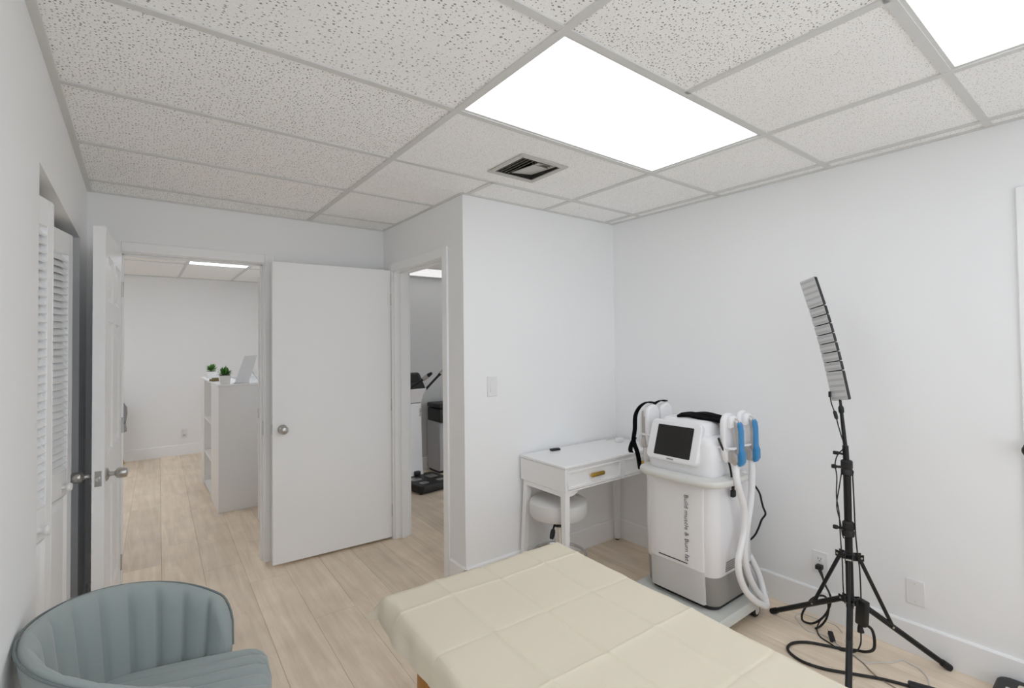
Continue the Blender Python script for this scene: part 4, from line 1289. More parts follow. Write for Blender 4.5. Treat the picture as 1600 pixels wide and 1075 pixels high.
# lamp: nine hinged segments, curving back towards the machine
zc = [1.772, 1.632, 1.588, 1.546, 1.500, 1.457, 1.414, 1.370, 1.327, 1.192]
def axis_pt(z):
    t_ = (z - 1.192) / .58
    return Vector((LX - .004, -.127 + .165 * t_ * (.62 + .38 * t_) * .62 + .052 * t_ * .55, z))
na = math.radians(10)
nrm = Vector((-math.cos(na), math.sin(na), 0))       # lamp face direction
for i in range(9):
    pa, pb = axis_pt(zc[i + 1]), axis_pt(zc[i])
    dv = (pb - pa); L_ = dv.length; dz = dv.normalized()
    xx = (nrm - dz * nrm.dot(dz)).normalized(); yy = dz.cross(xx)
    R3 = Matrix((xx, yy, dz)).transposed().to_4x4()
    mt = Matrix.Translation(pa + dv / 2 - O) @ R3
    hw, g = .038, .0010
    bb = MB(); bb.box((-.024, -hw, -L_ / 2 + g), (-.0005, hw, L_ / 2 - g), .003); 
    if i < 8: bb.box((-.020, -hw + .01, -L_ / 2 - g * 1.6), (-.008, hw - .01, -L_ / 2 + g * 1.4))
    bb.v = [tuple(mt @ Vector(p)) for p in bb.v]
    sg = bb.build('lamp_segment', 'blackplastic', ls)
    bb = MB(); bb.box((-.0006, -hw + .0012, -L_ / 2 + g + .0014), (.0012, hw - .0012, L_ / 2 - g - .0014), .0008)
    bb.v = [tuple(mt @ Vector(p)) for p in bb.v]
    fc = bb.build('light_face', 'led', sg)
    nr = 5 if i in (0, 8) else 2
    bb = MB()
    for k in range(nr):
        zz = -L_ / 2 + (k + .5) * L_ / nr
        bb.box((.0010, -hw + .004, zz - .0058), (.0016, hw - .004, zz + .0058))
    bb.v = [tuple(mt @ Vector(p)) for p in bb.v]
    bb.build_each('led_row', 'ledrow', sg)
    if i == 8:
        bb = MB(); bb.box((-.018, -hw - .0006, .018), (-.008, -hw + .002, .050)); bb.v = [tuple(mt @ Vector(p)) for p in bb.v]
        bb.build('side_label', 'led', sg)
t = thing('lamp_cable', 'thin black cable with an inline switch looping down from the LED lamp', 'cable', (LX, -.1, 1.1))
b = MB(t.location)
b.tube([(LX - .012, -.089, 1.222), (LX - .012, -.090, 1.20), (1.608, -.094, 1.171), (1.608, -.109, 1.124), (1.608, -.119, 1.075), (1.607, -.130, 1.032), (1.602, -.140, 1.000), (1.600, -.138, .97), (1.598, -.118, .944), (1.596, -.106, .897), (1.596, -.112, .839), (1.597, -.108, .749), (1.597, -.117, .678), (1.597, -.119, .605), (1.597, -.122, .520), (1.596, -.126, .44), (1.596, -.126, .36), (1.598, -.128, .30)], .0027, 8, 4)
b.build('cord', 'cable', t)
b = MB(t.location); b.tube([(1.607, -.103, 1.142), (1.607, -.1065, 1.136), (1.607, -.112, 1.112), (1.607, -.1145, 1.104)], .008, 10, taper=lambda t_: .008 if .2 < t_ < .8 else .005); b.build('inline_switch', 'blackplastic', t)
b = MB(t.location); b.box((LX - .018, -.093, 1.205), (LX - .006, -.083, 1.232), .002); b.build('plug', 'blackplastic', t)
t = thing('stand_cable', 'black cable running down the wall side of the lamp stand to the power brick', 'cable', (1.62, -.175, .6))
b = MB(t.location); b.tube([(1.60, -.136, .868), (1.618, -.168, .875), (1.62, -.168, .846), (1.62, -.170, .759), (1.62, -.173, .601), (1.62, -.180, .49), (1.625, -.184, .44), (1.632, -.184, .36), (1.636, -.183, .295)], .0030, 8, 4)
b.build('cord', 'cable', t)
b = MB(t.location)
b.tube([(1.602, -.130, .866), (1.597, -.121, .797), (1.597, -.108, .705), (1.597, -.121, .635), (1.598, -.128, .579), (1.600, -.134, .562)], .0026, 8, 4)
b.build('cord', 'cable', t)
t = thing('power_brick', 'black power brick hanging between the legs of the lamp stand', 'power adapter', (1.645, -.185, .22))
b = MB(t.location); mt = Matrix.Translation((1.642, -.185, .232)) @ Euler((math.radians(4), 0, math.radians(-20))).to_matrix().to_4x4()
b.box((-.016, -.023, -.058), (.016, .023, .058), .006, 2, mt); b.build('case', 'blackplastic', t)
b = MB(t.location); b.tube([(1.640, -.176, .178), (1.640, -.176, .160), (1.640, -.178, .142)], .010, 10, taper=lambda t_: .008 + .006 * t_); b.build('plug', 'blackplastic', t)
b = MB(t.location); b.tube([(1.640, -.178, .145), (1.645, -.175, .09), (1.66, -.155, .04), (1.675, -.125, .010), (1.682, -.105, .004), (1.67, -.08, .004), (1.69, -.032, .004), (1.711, .018, .004), (1.755, .050, .010), (1.785, .048, .040), (1.797, .02, .09), (1.80, .005, .14)], .0032, 8, 5); b.build('thin_cord', 'cable', t)
b = MB(t.location); b.tube([(1.648, -.196, .180), (1.655, -.216, .165), (1.658, -.224, .125), (1.665, -.218, .075), (1.70, -.178, .030), (1.715, -.130, .0085), (1.68, -.085, .0075), (1.648, -.028, .0075), (1.608, .035, .0075), (1.55, .075, .0075), (1.491, .077, .0075), (1.453, .046, .0075), (1.435, -.017, .0075), (1.459, -.097, .0075), (1.514, -.178, .0075), (1.579, -.276, .0075), (1.615, -.356, .0075)], .0062, 10, 6); b.build('thick_cord', 'cable', t)
b = MB(t.location); mt = Matrix.Translation((1.632, -.402, .013)) @ Euler((0, 0, math.radians(-70))).to_matrix().to_4x4()
b.box((-.052, -.020, -.013), (.052, .020, .011), .008, 3, mt); b.build('inline_box', 'blackplastic', t)
t = thing('outlet_power_cord', 'black cord plugged into the outlet and hanging in a loose loop', 'cord', (1.85, .08, .2))
b = MB(t.location); mt = Matrix.Translation((1.902, .088, .268))
b.box((-.019, -.016, -.012), (.015, .016, .012), .005, 2, mt); b.tube([(1.885, .080, .258), (1.870, .066, .245), (1.858, .055, .232)], .008, 10, taper=lambda t_: .009 - .004 * t_); b.build('plug', 'blackplastic', t)
b = MB(t.location); b.tube([(1.860, .057, .235), (1.83, .035, .215), (1.81, .010, .19), (1.80, .000, .16), (1.80, .016, .101), (1.797, .045, .050), (1.79, .085, .012), (1.785, .125, .0075), (1.79, .135, .03), (1.795, .120, .075), (1.80, .090, .130), (1.80, .050, .165), (1.80, .020, .165), (1.797, .010, .12), (1.795, .022, .06), (1.785, .045, .018), (1.76, .060, .0075)], .0052, 8, 6); b.build('cord', 'cable', t)
t = thing('loose_plug', 'small black plug lying on the floor between the tripod legs', 'plug', (1.737, -.024, 0))
b = MB(t.location); mt = Matrix.Translation((1.735, -.022, .016)) @ Euler((0, math.radians(-25), math.radians(35))).to_matrix().to_4x4()
b.box((-.030, -.011, -.011), (.022, .011, .011), .004, 2, mt); b.build('body', 'blackplastic', t)
b = MB(t.location); b.box((.022, -.008, -.002), (.036, -.006, .002), 0, 1, mt); b.box((.022, .006, -.002), (.036, .008, .002), 0, 1, mt); b.build_each('prong', 'steel', t)
b = MB(t.location); b.tube([(1.715, -.040, .010), (1.703, -.060, .004), (1.690, -.095, .003), (1.672, -.135, .003), (1.641, -.187, .003), (1.59, -.245, .003), (1.563, -.325, .003), (1.55, -.40, .003)], .0024, 8, 5); b.build('thin_cord', 'greycable', t)
t = thing('white_floor_cable', 'thin white cable winding over the floor below the outlet', 'cable', (1.75, -.1, 0))
b = MB(t.location); b.tube([(1.66, -.47, .003), (1.69, -.411, .003), (1.742, -.391, .003), (1.789, -.354, .003), (1.804, -.31, .003), (1.806, -.285, .003), (1.753, -.264, .003), (1.696, -.219, .003), (1.651, -.184, .003), (1.681, -.137, .003), (1.689, -.076, .003), (1.74, .008, .003), (1.72, .08, .003), (1.773, .147, .003), (1.814, .176, .003), (1.865, .165, .003), (1.872, .084, .003), (1.885, .016, .003), (1.837, -.034, .003)], .0028, 8, 6); b.build('cord', 'whitecable', t)
t = thing('black_floor_case', 'low black rounded case with a cream panel on the floor by the right wall', 'case', (1.80, -.71, 0))
b = MB(t.location)
b.prism(rrect(1.69, 1.895, -.86, -.590, .045, 6), 'z', 0, .070, .010, 3); cs = b.build('case', 'blackplastic', t)
b = MB(t.location); b.prism(rrect(1.715, 1.850, -.835, -.655, .012, 3), 'z', .0695, .0735, .001, 1); b.build('top_panel', 'vinyl', t)
b = MB(t.location); b.prism(rrect(1.76, 1.80, -.640, -.625, .005, 3), 'z', .0695, .0725); b.build('catch', 'bandlight', t)

# ------------------------------------------------------------------ massage table and its sheet
TR = math.radians(-2.3)
mt_ = thing('massage_table', 'wooden massage table with a cream padded top under the sheet', 'table', (.035, -.30, 0), TR)
a_, y1_, y0_ = .383, .872, -.98
b = MB(); b.prism(rrect(-a_ + .004, a_ - .004, y0_, y1_ - .004, .05, 6), 'z', .555, .614, .014, 3); b.build('padded_top', 'vinyl', mt_)
b = MB()
for sx in (-1, 1): b.box((sx * .352 - .010, y0_ + .05, .475), (sx * .352 + .010, y1_ - .06, .555), .002)
for yy in (y1_ - .07, y0_ + .06): b.box((-.342, yy - .010, .475), (.342, yy + .010, .555), .002)
b.build_each('rail', 'wood', mt_)
for sx in (-1, 1):
    for yy in (.655, -.76):
        b = MB(); b.box((sx * .330 - .022, yy - .030, .02), (sx * .330 + .022, yy + .030, .535), .006, 2); lg = b.build('leg', 'wood', mt_)
        b = MB(); b.cyl((sx * .330, yy, 0), (sx * .330, yy, .022), .024, seg=16); b.build('foot_cap', 'rubber', lg)
        b = MB(); b.lathe((sx * .354, yy, .30), [(.014, 0), (.016, .004), (.016, .014), (.008, .018)], (sx, 0, 0), 14); b.build('height_knob', 'black', lg)
for yy in (.655, -.76):
    b = MB(); b.box((-.308, yy - .012, .22), (.308, yy + .012, .275), .003); b.build('cross_bar', 'wood', mt_)
sh = thing('disposable_sheet', 'creased cream disposable sheet draped over the massage table', 'sheet', (.035, -.30, 0), TR)
b = MB()
def stations(lo, hi, step, cr):
    s_ = set()
    n = int(round((hi - lo) / step))
    for k in range(n + 1): s_.add(round(lo + (hi - lo) * k / n, 4))
    for c in cr:
        if lo < c < hi:
            s_ = {q for q in s_ if abs(q - c) > .010}
            for d in (-.008, -.0035, 0, .0035, .008): s_.add(round(c + d, 4))
    return sorted(s_)
crx = [-.195, .005, .205]
cry = [.742, .478, .213, -.052, -.317, -.58]
hl, hr_, hf = .082, .10, .050
sx_ = stations(-a_ - hl, a_ + hr_, .0145, crx)
sy_ = stations(y0_ - .05, y1_ + hf, .0175, cry)
sgn_x = {crx[0]: 1, crx[1]: -1, crx[2]: 1}
def sheet_pt(i, j):
    s, t = sx_[i], sy_[j]
    ox = max(0, abs(s) - a_); sgx = 1 if s > 0 else -1
    oy = max(0, t - y1_)
    z = .620
    for c in crx: z += sgn_x[c] * .0035 * math.exp(-((s - c) / .0045) ** 2) + .0022 * sgn_x[c] * math.exp(-((s - c) / .03) ** 2)
    for k, c in enumerate(cry): z += (1 if k % 2 == 0 else -.8) * .0028 * math.exp(-((t - c) / .0045) ** 2) + .0012 * math.exp(-((t - c) / .03) ** 2)
    z += .0022 * noise.noise((s * 5, t * 5, 1.0)) + .0009 * noise.noise((s * 22, t * 22, 4.0))
    fx = .5 + .5 * noise.noise((t * 6.0, 2.0 if s < 0 else 9.0, 0.3))
    wob = noise.noise((s * 14, t * 10, 7.0))
    # hang: rounded over the edge, flaring a little
    e = .018
    def over(o):
        if o <= 0: return 0, 0
        if o < e * 1.57:
            an = o / e
            return e * math.sin(an), e * (1 - math.cos(an))
        r = o - e * 1.57
        return e + r * .16, e + r * .985
    hx, dx = over(ox); hy, dy = over(oy)
    x = (s if ox == 0 else sgx * (a_ - .010 + hx + (.020 * fx + .016 * wob) * min(1, ox / .05)))
    y = (t if oy == 0 else y1_ - .010 + hy + .006 * wob * min(1, oy / .03))
    drop = max(dx, dy) + .35 * min(dx, dy)
    if ox > 0 and oy > 0:
        x += sgx * .03 * min(1, ox * oy / .003); y += .02 * min(1, ox * oy / .003)
    return (x, y, z - drop + (.004 * wob if ox + oy > 0 else 0))
b.grid(sheet_pt, len(sx_), len(sy_))
b.build('cloth', 'cream', sh, sharp=False)

# ------------------------------------------------------------------ barrel chair
CA = math.radians(-14)
ch = thing('barrel_chair', 'grey-blue velvet barrel chair with channel tufted back and gold legs', 'chair', (-.928, .650, 0), CA)
NCH = 15
PHI = math.radians(126)
def back_pt(phi, v, off):
    """v in 0..1 from the lower edge to the rim; off 0 = outer face, 1 = inner face."""
    q = abs(phi) / PHI
    ztop = .777 - .145 * q ** 2.2
    zlow = .425
    hole = math.radians(17)
    if abs(phi) < hole: zlow += .085 * math.sqrt(max(0, 1 - (phi / hole) ** 2))
    # round the upper corner of each arm end
    e0 = 1 - q
    if e0 < .10: ztop -= .12 * (1 - math.sqrt(max(0, 1 - (1 - e0 / .10) ** 2)))
    z = zlow + (ztop - zlow) * v
    rb, rt = .236, .283
    vv = max(0, (z - .42) / .35)
    r = rb + (rt - rb) * (vv ** .8)
    th = .044
    if off > .5:
        u = (phi + PHI) / (2 * PHI) * NCH
        fr = u - math.floor(u)
        bul = abs(math.sin(math.pi * fr)) ** .45
        edge = min(1, (1 - v) * 9, v * 9 + .25)
        r = r - th + .016 - .016 * bul * max(0, edge) 
    # squash a little: deeper than wide
    x, y = -math.cos(phi) * r, math.sin(phi) * r
    return Vector((x, y, z))
NU = NCH * 8 + 1
lev = [0, .04, .10, .2, .35, .5, .65, .8, .9, .96]
def back_fn(i, j):
    phi = -PHI + 2 * PHI * i / (NU - 1)
    nl = len(lev)
    if j < nl: return back_pt(phi, lev[j], 0)
    if j < nl + 3:
        k = (j - nl + 1) / 4
        po, pi_ = back_pt(phi, .97, 0), back_pt(phi, .97, 1)
        top = back_pt(phi, 1.0, 0).z
        p = po.lerp(pi_, k); p.z = po.z + (top - po.z) * math.sin(math.pi * k) * 1.25
        return p
    k = j - nl - 3
    return back_pt(phi, lev[nl - 1 - k], 1)
NV = len(lev) * 2 + 3
b = MB()
b.grid(back_fn, NU, NV, cv=True)
b.add([back_fn(0, j) for j in range(NV)] + [back_fn(NU - 1, j) for j in range(NV)], [tuple(range(NV)), tuple(range(NV, 2 * NV))])
bk = b.build('backrest', 'velvet', ch, sharp=False)
b = MB()
pp_ = []
for i in range(0, NU):
    phi = -PHI + 2 * PHI * i / (NU - 1)
    p = back_pt(phi, .985, 0); p = p + Vector((p.x, p.y, 0)).normalized() * .0015
    pp_.append(p)
b.tube(pp_, .0034, 8); b.build('rim_piping', 'piping', bk)
# seat: rounded, channels run front to back
b = MB()
def seat_half(x):   # half width along the depth
    t_ = (x + .215) / .485
    return .205 * (1 - abs(2 * t_ - 1) ** 4.5) ** (1 / 3.2) if 0 < t_ < 1 else 0.0
NSx, NSy = 30, 81
def seat_top(i, j):
    x = -.215 + .485 * (0.0005 + .999 * i / (NSx - 1))
    hw = max(seat_half(x), .004)
    y = -hw + 2 * hw * j / (NSy - 1)
    ch_ = abs(math.sin(math.pi * (y / .052 + .5))) ** .5
    q = (2 * j / (NSy - 1) - 1)
    t_ = 2 * (x + .215) / .485 - 1
    edge = max(0, 1 - abs(q) ** 8) * max(0, 1 - abs(t_) ** 10)
    return Vector((x, y, .482 + (.023 + .015 * ch_) * edge ** .6 - .012 * (x + .2)))
b.grid(seat_top, NSx, NSy)
nlo = 40
def ring_pt(k, z):
    return None
b.grid(lambda i, j: (lambda p: Vector((p.x, p.y, p.z if False else .40)))(seat_top(i, j)), NSx, NSy, flip=True)
rim = [(i, 0) for i in range(NSx)] + [(NSx - 1, j) for j in range(1, NSy)] + [(i, NSy - 1) for i in range(NSx - 2, -1, -1)] + [(0, j) for j in range(NSy - 2, 0, -1)]
tp = [seat_top(*q) for q in rim]
bt = [Vector((p.x, p.y, .40)) for p in tp]
n_ = len(rim)
b.add(tp + bt, [(k, (k + 1) % n_, (k + 1) % n_ + n_, k + n_) for k in range(n_)], True)
b.build('seat', 'velvet', ch)
b = MB(); b.lathe((.02, 0, .365), [(.15, 0), (.16, .004), (.16, .032), (.15, .036)], 'z', 32); b.build('seat_base', 'piping', ch)
b = MB(); b.tube([(.226 * -math.cos(math.radians(a)), .226 * math.sin(math.radians(a)), .412) for a in range(-100, 101, 5)], .008, 8); b.build('back_ring', 'brass', ch)
for ang_ in (45, 135, 225, 315):
    c_, s_ = math.cos(math.radians(ang_)), math.sin(math.radians(ang_))
    b = MB(); b.tube([(.02 + .13 * c_, .13 * s_, .375), (.02 + .20 * c_, .20 * s_, .18), (.02 + .235 * c_, .235 * s_, .005)], .011, 12, 3, taper=lambda t_: .013 - .005 * t_); lg = b.build('leg', 'brass', ch)
    b = MB(); b.cyl((.02 + .235 * c_, .235 * s_, 0), (.02 + .235 * c_, .235 * s_, .008), .009, seg=12); b.build('foot_pad', 'rubber', lg)

# ------------------------------------------------------------------ scale room
BA = math.radians(5)
sc_ = thing('body_composition_scale', 'white and black standing body composition scale with two hand grips', 'scale', (1.395, 3.60, 0), BA)
b = MB(); b.prism(rrect(-.205, .215, -.235, .215, .055, 6), 'z', .012, .085, .012, 3); bs = b.build('platform', 'blackplastic', sc_)
b = MB()
for xx in (-.17, .17):
    for yy in (-.19, .17): b.cyl((xx, yy, 0), (xx, yy, .013), .02, seg=14)
b.build_each('foot_pad', 'rubber', bs)
for sx in (-1, 1):
    for (ya, yb, wd) in ((-.165, -.095, .045), (-.01, .10, .055)):
        b = MB(); b.prism(rrect(sx * .098 - wd, sx * .098 + wd, ya, yb, .02, 4), 'z', .0845, .0875, .001, 1); b.build('foot_electrode', 'steel', bs)
b = MB()
secs = []
for (z, hw, yf, yb) in ((.085, .096, .170, .285), (.10, .092, .175, .285), (.30, .088, .185, .285), (.60, .085, .190, .285), (.845, .084, .192, .285)):
    secs.append((rrect(-hw, hw, yf, yb, .028, 5), z))
loft(b, secs); b.build('column', 'shell', sc_)
b = MB(); b.box((-.03, .140, .084), (.03, .185, .13), .006, 2); b.build('column_latch', 'blackplastic', sc_)
b = MB(); loft(b, [(rrect(-.081, .081, .195, .285, .028, 5), .845), (rrect(-.081, .081, .195, .285, .028, 5), .853)]); b.build('seam', 'blackplastic', sc_)
b = MB()
loft(b, [(rrect(-.084, .084, .192, .285, .028, 5), .853), (rrect(-.098, .098, .165, .290, .03, 5), .93), (rrect(-.112, .112, .130, .292, .035, 5), .985), (rrect(-.114, .114, .125, .292, .035, 5), 1.005)])
b.build('neck', 'shell', sc_)
b = MB()
mt = Matrix.Translation((0, .215, 1.075)) @ Euler((math.radians(52), 0, 0)).to_matrix().to_4x4()
bb = MB(); bb.prism(rrect(-.105, .105, -.120, .120, .035, 5), 'z', -.016, .010, .008, 2); bb.v = [tuple(mt @ Vector(p)) for p in bb.v]; cn = bb.build('console', 'shell', sc_)
bb = MB(); bb.prism(rrect(-.098, .098, -.112, .112, .030, 5), 'z', .0085, .0125, .001, 1); bb.v = [tuple(mt @ Vector(p)) for p in bb.v]; bb.build('console_face', 'blackplastic', cn)
bb = MB(); bb.prism(rrect(-.070, .070, -.020, .085, .006, 3), 'z', .012, .0135); bb.v = [tuple(mt @ Vector(p)) for p in bb.v]; bb.build('display', 'screen', cn)
for sx in (-1, 1):
    b = MB()
    if sx > 0: P_ = [(.09, .205, .975), (.125, .19, .985), (.20, .17, 1.06), (.275, .15, 1.135)]
    else: P_ = [(-.09, .205, .975), (-.115, .17, .985), (-.075, .08, 1.05), (-.03, .01, 1.105)]
    b.tube(P_, .013, 10, 4); ar = b.build('arm', 'black', sc_)
    d_ = (Vector(P_[3]) - Vector(P_[2])).normalized()
    b = MB(); b.tube([Vector(P_[3]) - d_ * .02, Vector(P_[3]) + d_ * .05, Vector(P_[3]) + d_ * .09, Vector(P_[3]) + d_ * .135], .02, 12, 3, taper=lambda t_: .012 + .010 * math.sin(math.pi * t_)); gp = b.build('hand_grip', 'blackplastic', ar)
    b = MB(); b.tube([Vector(P_[3]) + d_ * .02, Vector(P_[3]) + d_ * .085], .0225, 12); b.build('hand_electrode', 'steel', ar)
mtx = Matrix.Translation((.060, .1905, .79)) @ Matrix(((0, 1, 0, 0), (0, 0, -1, 0), (-1, 0, 0, 0), (0, 0, 0, 1)))
text_mesh('lettering', 'InBody', .032, 'ink', sc_, mtx, .001)
gc = thing('grey_cabinet', 'grey laminate cabinet in the scale room corner behind the scale', 'cabinet', (2.000, 4.08, 0))
b = MB(gc.location); b.box((1.740, 3.945, .03), (2.300, 4.225, .585), .003); b.build('body', 'greycab', gc)
b = MB(gc.location); b.box((1.760, 3.965, 0), (2.280, 4.20, .032)); b.build('plinth', 'slot', gc)
b = MB(gc.location); b.box((1.746, 3.928, .045), (2.018, 3.944, .575), .002); dd_ = b.build('door', 'greycab', gc)
b = MB(gc.location); b.box((2.022, 3.928, .045), (2.294, 3.944, .575), .002); b.build('door', 'greycab', gc)
b = MB(gc.location); b.cyl((1.995, 3.905, .34), (1.995, 3.905, .46), .005, seg=10); b.cyl((1.995, 3.905, .36), (1.995, 3.93, .36), .004, seg=8); b.cyl((1.995, 3.905, .44), (1.995, 3.93, .44), .004, seg=8); b.build('handle', 'steel', dd_)
bc = thing('black_equipment_case', 'black carrying case standing on the grey cabinet', 'case', (1.960, 4.02, .585))
b = MB(bc.location); b.box((1.715, 3.870, .588), (2.220, 4.17, .745), .018, 3); b.build('case_body', 'blackplastic', bc)
b = MB(bc.location); b.box((1.710, 3.865, .748), (2.225, 4.175, .800), .018, 3); b.build('lid', 'blackplastic', bc)
b = MB(bc.location); b.tube([(1.880, 3.865, .80), (1.880, 3.90, .832), (2.000, 3.90, .832), (2.000, 3.865, .80)], .008, 8, 3); b.build('handle', 'blackplastic', bc)
for xx in (1.840, 2.090):
    b = MB(bc.location); b.box((xx - .02, 3.858, .715), (xx + .02, 3.872, .775), .003); b.build('latch', 'steel', bc)
for xx in (1.760, 2.170):
    b = MB(bc.location); b.cyl((xx, 3.92, .585), (xx, 3.92, .590), .012, seg=10); b.cyl((xx, 4.12, .585), (xx, 4.12, .590), .012, seg=10); b.build_each('foot_pad', 'rubber', bc)

# ------------------------------------------------------------------ reception room
RC = Vector((-.05, 4.75, 0))
rc = thing('reception_counter', 'white reception counter with open shelves in its end', 'counter', RC)
cx0, cx1, cy0, cy1, cz = -.413, .52, 4.03, 5.50, 1.118
b = MB(RC); b.box((cx0, cy0, 0), (cx1, cy0 + .02, cz), .002); b.build('front_panel', 'white', rc)
b = MB(RC); b.box((cx0, cy0 + .02, 0), (cx0 + .02, cy0 + .55, cz), .001); b.box((cx0, cy1 - .27, 0), (cx0 + .02, cy1, cz), .001); b.build_each('end_stile', 'white', rc)
b = MB(RC); b.box((cx0 + .21, cy0 + .02, 0), (cx0 + .228, cy1, cz - .02)); b.build('shelf_back', 'white', rc)
b = MB(RC); b.box((cx0 + .02, cy0 + .532, 0), (cx0 + .21, cy0 + .55, cz)); b.box((cx0 + .02, cy1 - .27, 0), (cx0 + .21, cy1 - .252, cz)); b.build_each('shelf_side', 'white', rc)
for z in (.03, .36, .72):
    b = MB(RC); b.box((cx0 + .004, cy0 + .55, z - .012), (cx0 + .21, cy1 - .27, z + .006)); b.build('shelf', 'white', rc)
b = MB(RC); b.box((cx0 - .006, cy0 - .006, cz), (cx0 + .235, cy1 + .006, cz + .018), .003); b.build('end_top', 'white', rc)
b = MB(RC); b.box((cx0 + .235, cy0 - .006, cz), (cx1, cy0 + .035, cz + .018), .003); b.build('front_ledge', 'white', rc)
b = MB(RC); b.box((cx0 + .228, cy1 - .022, 0), (cx1, cy1, cz), .001); b.box((cx0 + .235, cy1 - .035, cz), (cx1, cy1 + .006, cz + .018), .003); b.build('rear_panel', 'white', rc)
b = MB(RC); b.box((cx1 - .02, cy0 + .02, 0), (cx1, cy1 - .022, .735)); b.build('side_panel', 'white', rc)
b = MB(RC); b.box((cx0 + .228, cy0 + .02, .735), (cx1, cy1 - .022, .757)); b.build('worktop', 'white', rc)
ztop_ = cz + .018

def pot_plant(x, y, label, square, seed):
    rnd = random.Random(seed)
    t = thing('potted_plant', label, 'plant', (x, y, ztop_), group='small green plants on the reception counter')
    O = t.location
    b = MB(O)
    if square:
        A = [(x - .036, y - .036), (x + .036, y - .036), (x + .036, y + .036), (x - .036, y + .036)]
        Bq = [(x - .046, y - .046), (x + .046, y - .046), (x + .046, y + .046), (x - .046, y + .046)]
        loft(b, [(A, ztop_), (Bq, ztop_ + .078)])
        b.build('pot', 'white', t, sharp=True)
        b = MB(O); b.box((x - .040, y - .040, ztop_ + .0775), (x + .040, y + .040, ztop_ + .082))
    else:
        b.lathe((x, y, ztop_), [(.042, 0), (.048, .004), (.056, .066), (.054, .070)], 'z', 24); b.build('pot', 'white', t)
        b = MB(O); b.lathe((x, y, ztop_), [(.048, .069), (.040, .074), (.001, .076)], 'z', 20)
    b.build('soil', 'soil', t)
    b = MB(O)
    zc = ztop_ + .078
    for k in range(90):
        a = rnd.uniform(0, 6.283); el = rnd.uniform(.15, 1.45)
        L = rnd.uniform(.04, .085)
        d = Vector((math.cos(a) * math.cos(el), math.sin(a) * math.cos(el), math.sin(el)))
        p0 = Vector((x + rnd.uniform(-.02, .02), y + rnd.uniform(-.02, .02), zc + rnd.uniform(-.005, .015)))
        sd = d.cross(Vector((0, 0, 1))); sd = sd.normalized() if sd.length > .01 else Vector((1, 0, 0))
        w_ = rnd.uniform(.007, .011)
        tip = p0 + d * L + Vector((0, 0, -.012 * math.cos(el)))
        m_ = p0 + d * L * .62
        nn = sd.cross(d) * .002
        b.add([p0, m_ + sd * w_, m_ - sd * w_, tip, m_ + nn], [(0, 1, 4), (0, 4, 2), (1, 3, 4), (4, 3, 2)])
    o = b.build('leaves', 'leaf', t, sharp=False); tag(o, kind='stuff')
    return t
pot_plant(-.345, 5.24, 'small green plant in a round white pot at the far end of the counter', False, 3)
pot_plant(-.355, 4.12, 'small green plant in a square white pot at the near corner of the counter', True, 5)
t = thing('card_holder', 'low olive brown card block lying between the two potted plants', 'card holder', (-.375, 4.62, ztop_))
b = MB(t.location); mtb = Matrix.Translation((-.365, 4.60, ztop_ + .012)) @ Euler((0, 0, math.radians(20))).to_matrix().to_4x4()
b.box((-.055, -.035, -.012), (.055, .035, .012), .005, 2, mtb); b.build('block', 'olive', t)
b = MB(t.location); b.box((-.045, -.010, .0115), (.045, .010, .022), .004, 1, mtb); b.build('card_slot', 'olive', t)
t = thing('display_board', 'slanted white display board leaning on the reception counter', 'display board', (-.20, 4.10, ztop_))
b = MB(t.location)
A = [Vector((-.283, 4.085, ztop_)), Vector((-.168, 4.085, ztop_)), Vector((-.085, 4.125, 1.392)), Vector((-.192, 4.125, 1.388))]
nn = (A[1] - A[0]).cross(A[3] - A[0]).normalized() * .006
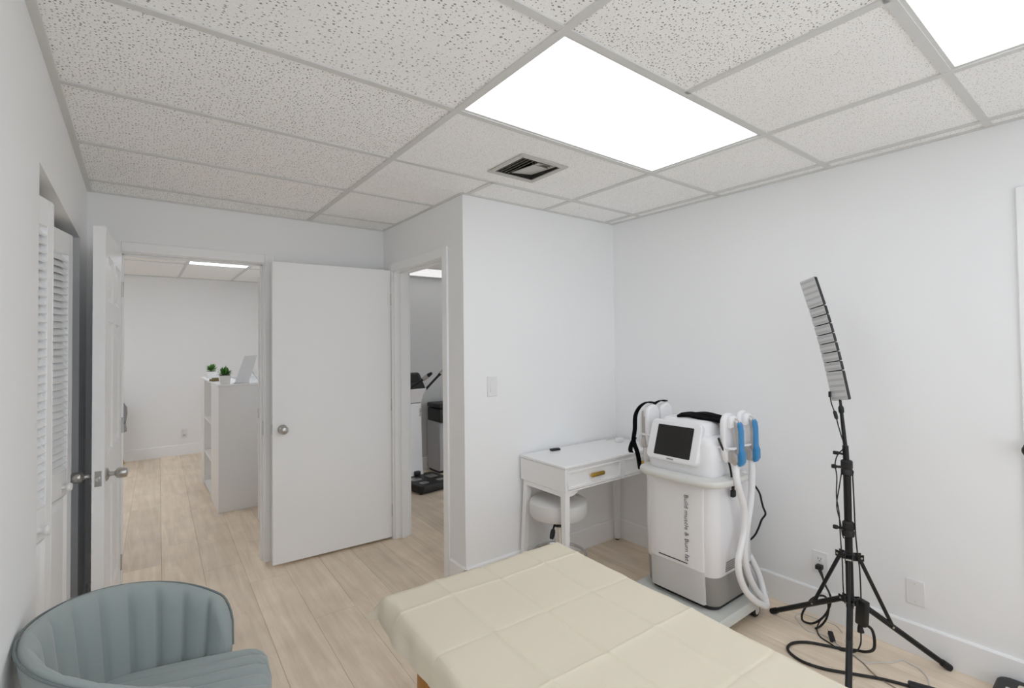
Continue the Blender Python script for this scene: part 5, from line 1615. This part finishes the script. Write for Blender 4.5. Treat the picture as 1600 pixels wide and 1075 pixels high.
b.add(A + [p - nn for p in A], [(0, 1, 2, 3), (7, 6, 5, 4), (0, 4, 5, 1), (1, 5, 6, 2), (2, 6, 7, 3), (3, 7, 4, 0)])
b.build('board', 'acrylic', t)
b = MB(t.location); b.tube([(-.150, 4.12, 1.28), (-.10, 4.16, 1.20), (-.06, 4.17, ztop_ + .004)], .005, 8, 3); b.box((-.29, 4.07, ztop_), (-.16, 4.105, ztop_ + .008), .002); b.build('stand_leg', 'chrome', t)
# grey shell chair, mostly hidden behind the open panelled door
fc = thing('shell_chair', 'grey shell chair with gold legs half hidden by the panelled door', 'chair', (-1.335, 6.72, 0))
O = fc.location
prof_ = [(-.24, .450, .20), (-.20, .455, .235), (-.10, .445, .245), (.02, .440, .245), (.12, .450, .240), (.17, .485, .232), (.20, .55, .235), (.215, .64, .248), (.228, .72, .245), (.238, .79, .205), (.243, .825, .14)]
def shell_fn(i, j, d=0.0):
    y_, z_, hw = prof_[i]
    q = 2 * j / 14 - 1
    dy = -.06 * abs(q) ** 2.2 if i > 5 else 0
    dz = .03 * abs(q) ** 2.4 if i <= 5 else 0
    return Vector((-1.335 + q * hw, 6.72 + y_ + dy + (d if i > 4 else 0), z_ + dz - (d if i <= 4 else 0)))
b = MB(O)
b.grid(lambda i, j: shell_fn(i, j), len(prof_), 15)
b.grid(lambda i, j: shell_fn(i, j, .022), len(prof_), 15, flip=True)
edge = [(i, 0) for i in range(len(prof_))] + [(len(prof_) - 1, j) for j in range(1, 15)] + [(i, 14) for i in range(len(prof_) - 2, -1, -1)] + [(0, j) for j in range(13, 0, -1)]
A = [shell_fn(*q) for q in edge]; Bq = [shell_fn(*q, .022) for q in edge]; n_ = len(edge)
b.add(A + Bq, [(k, (k + 1) % n_, (k + 1) % n_ + n_, k + n_) for k in range(n_)], True)
b.build('shell', 'felt', fc)
for sx, sy in ((-1, -1), (1, -1), (-1, 1), (1, 1)):
    b = MB(O); b.tube([(-1.335 + sx * .12, 6.72 + sy * .13, .435), (-1.335 + sx * .215, 6.72 + sy * .235, .003)], .012, 10, taper=lambda t_: .014 - .006 * t_); b.build('leg', 'brass', fc)
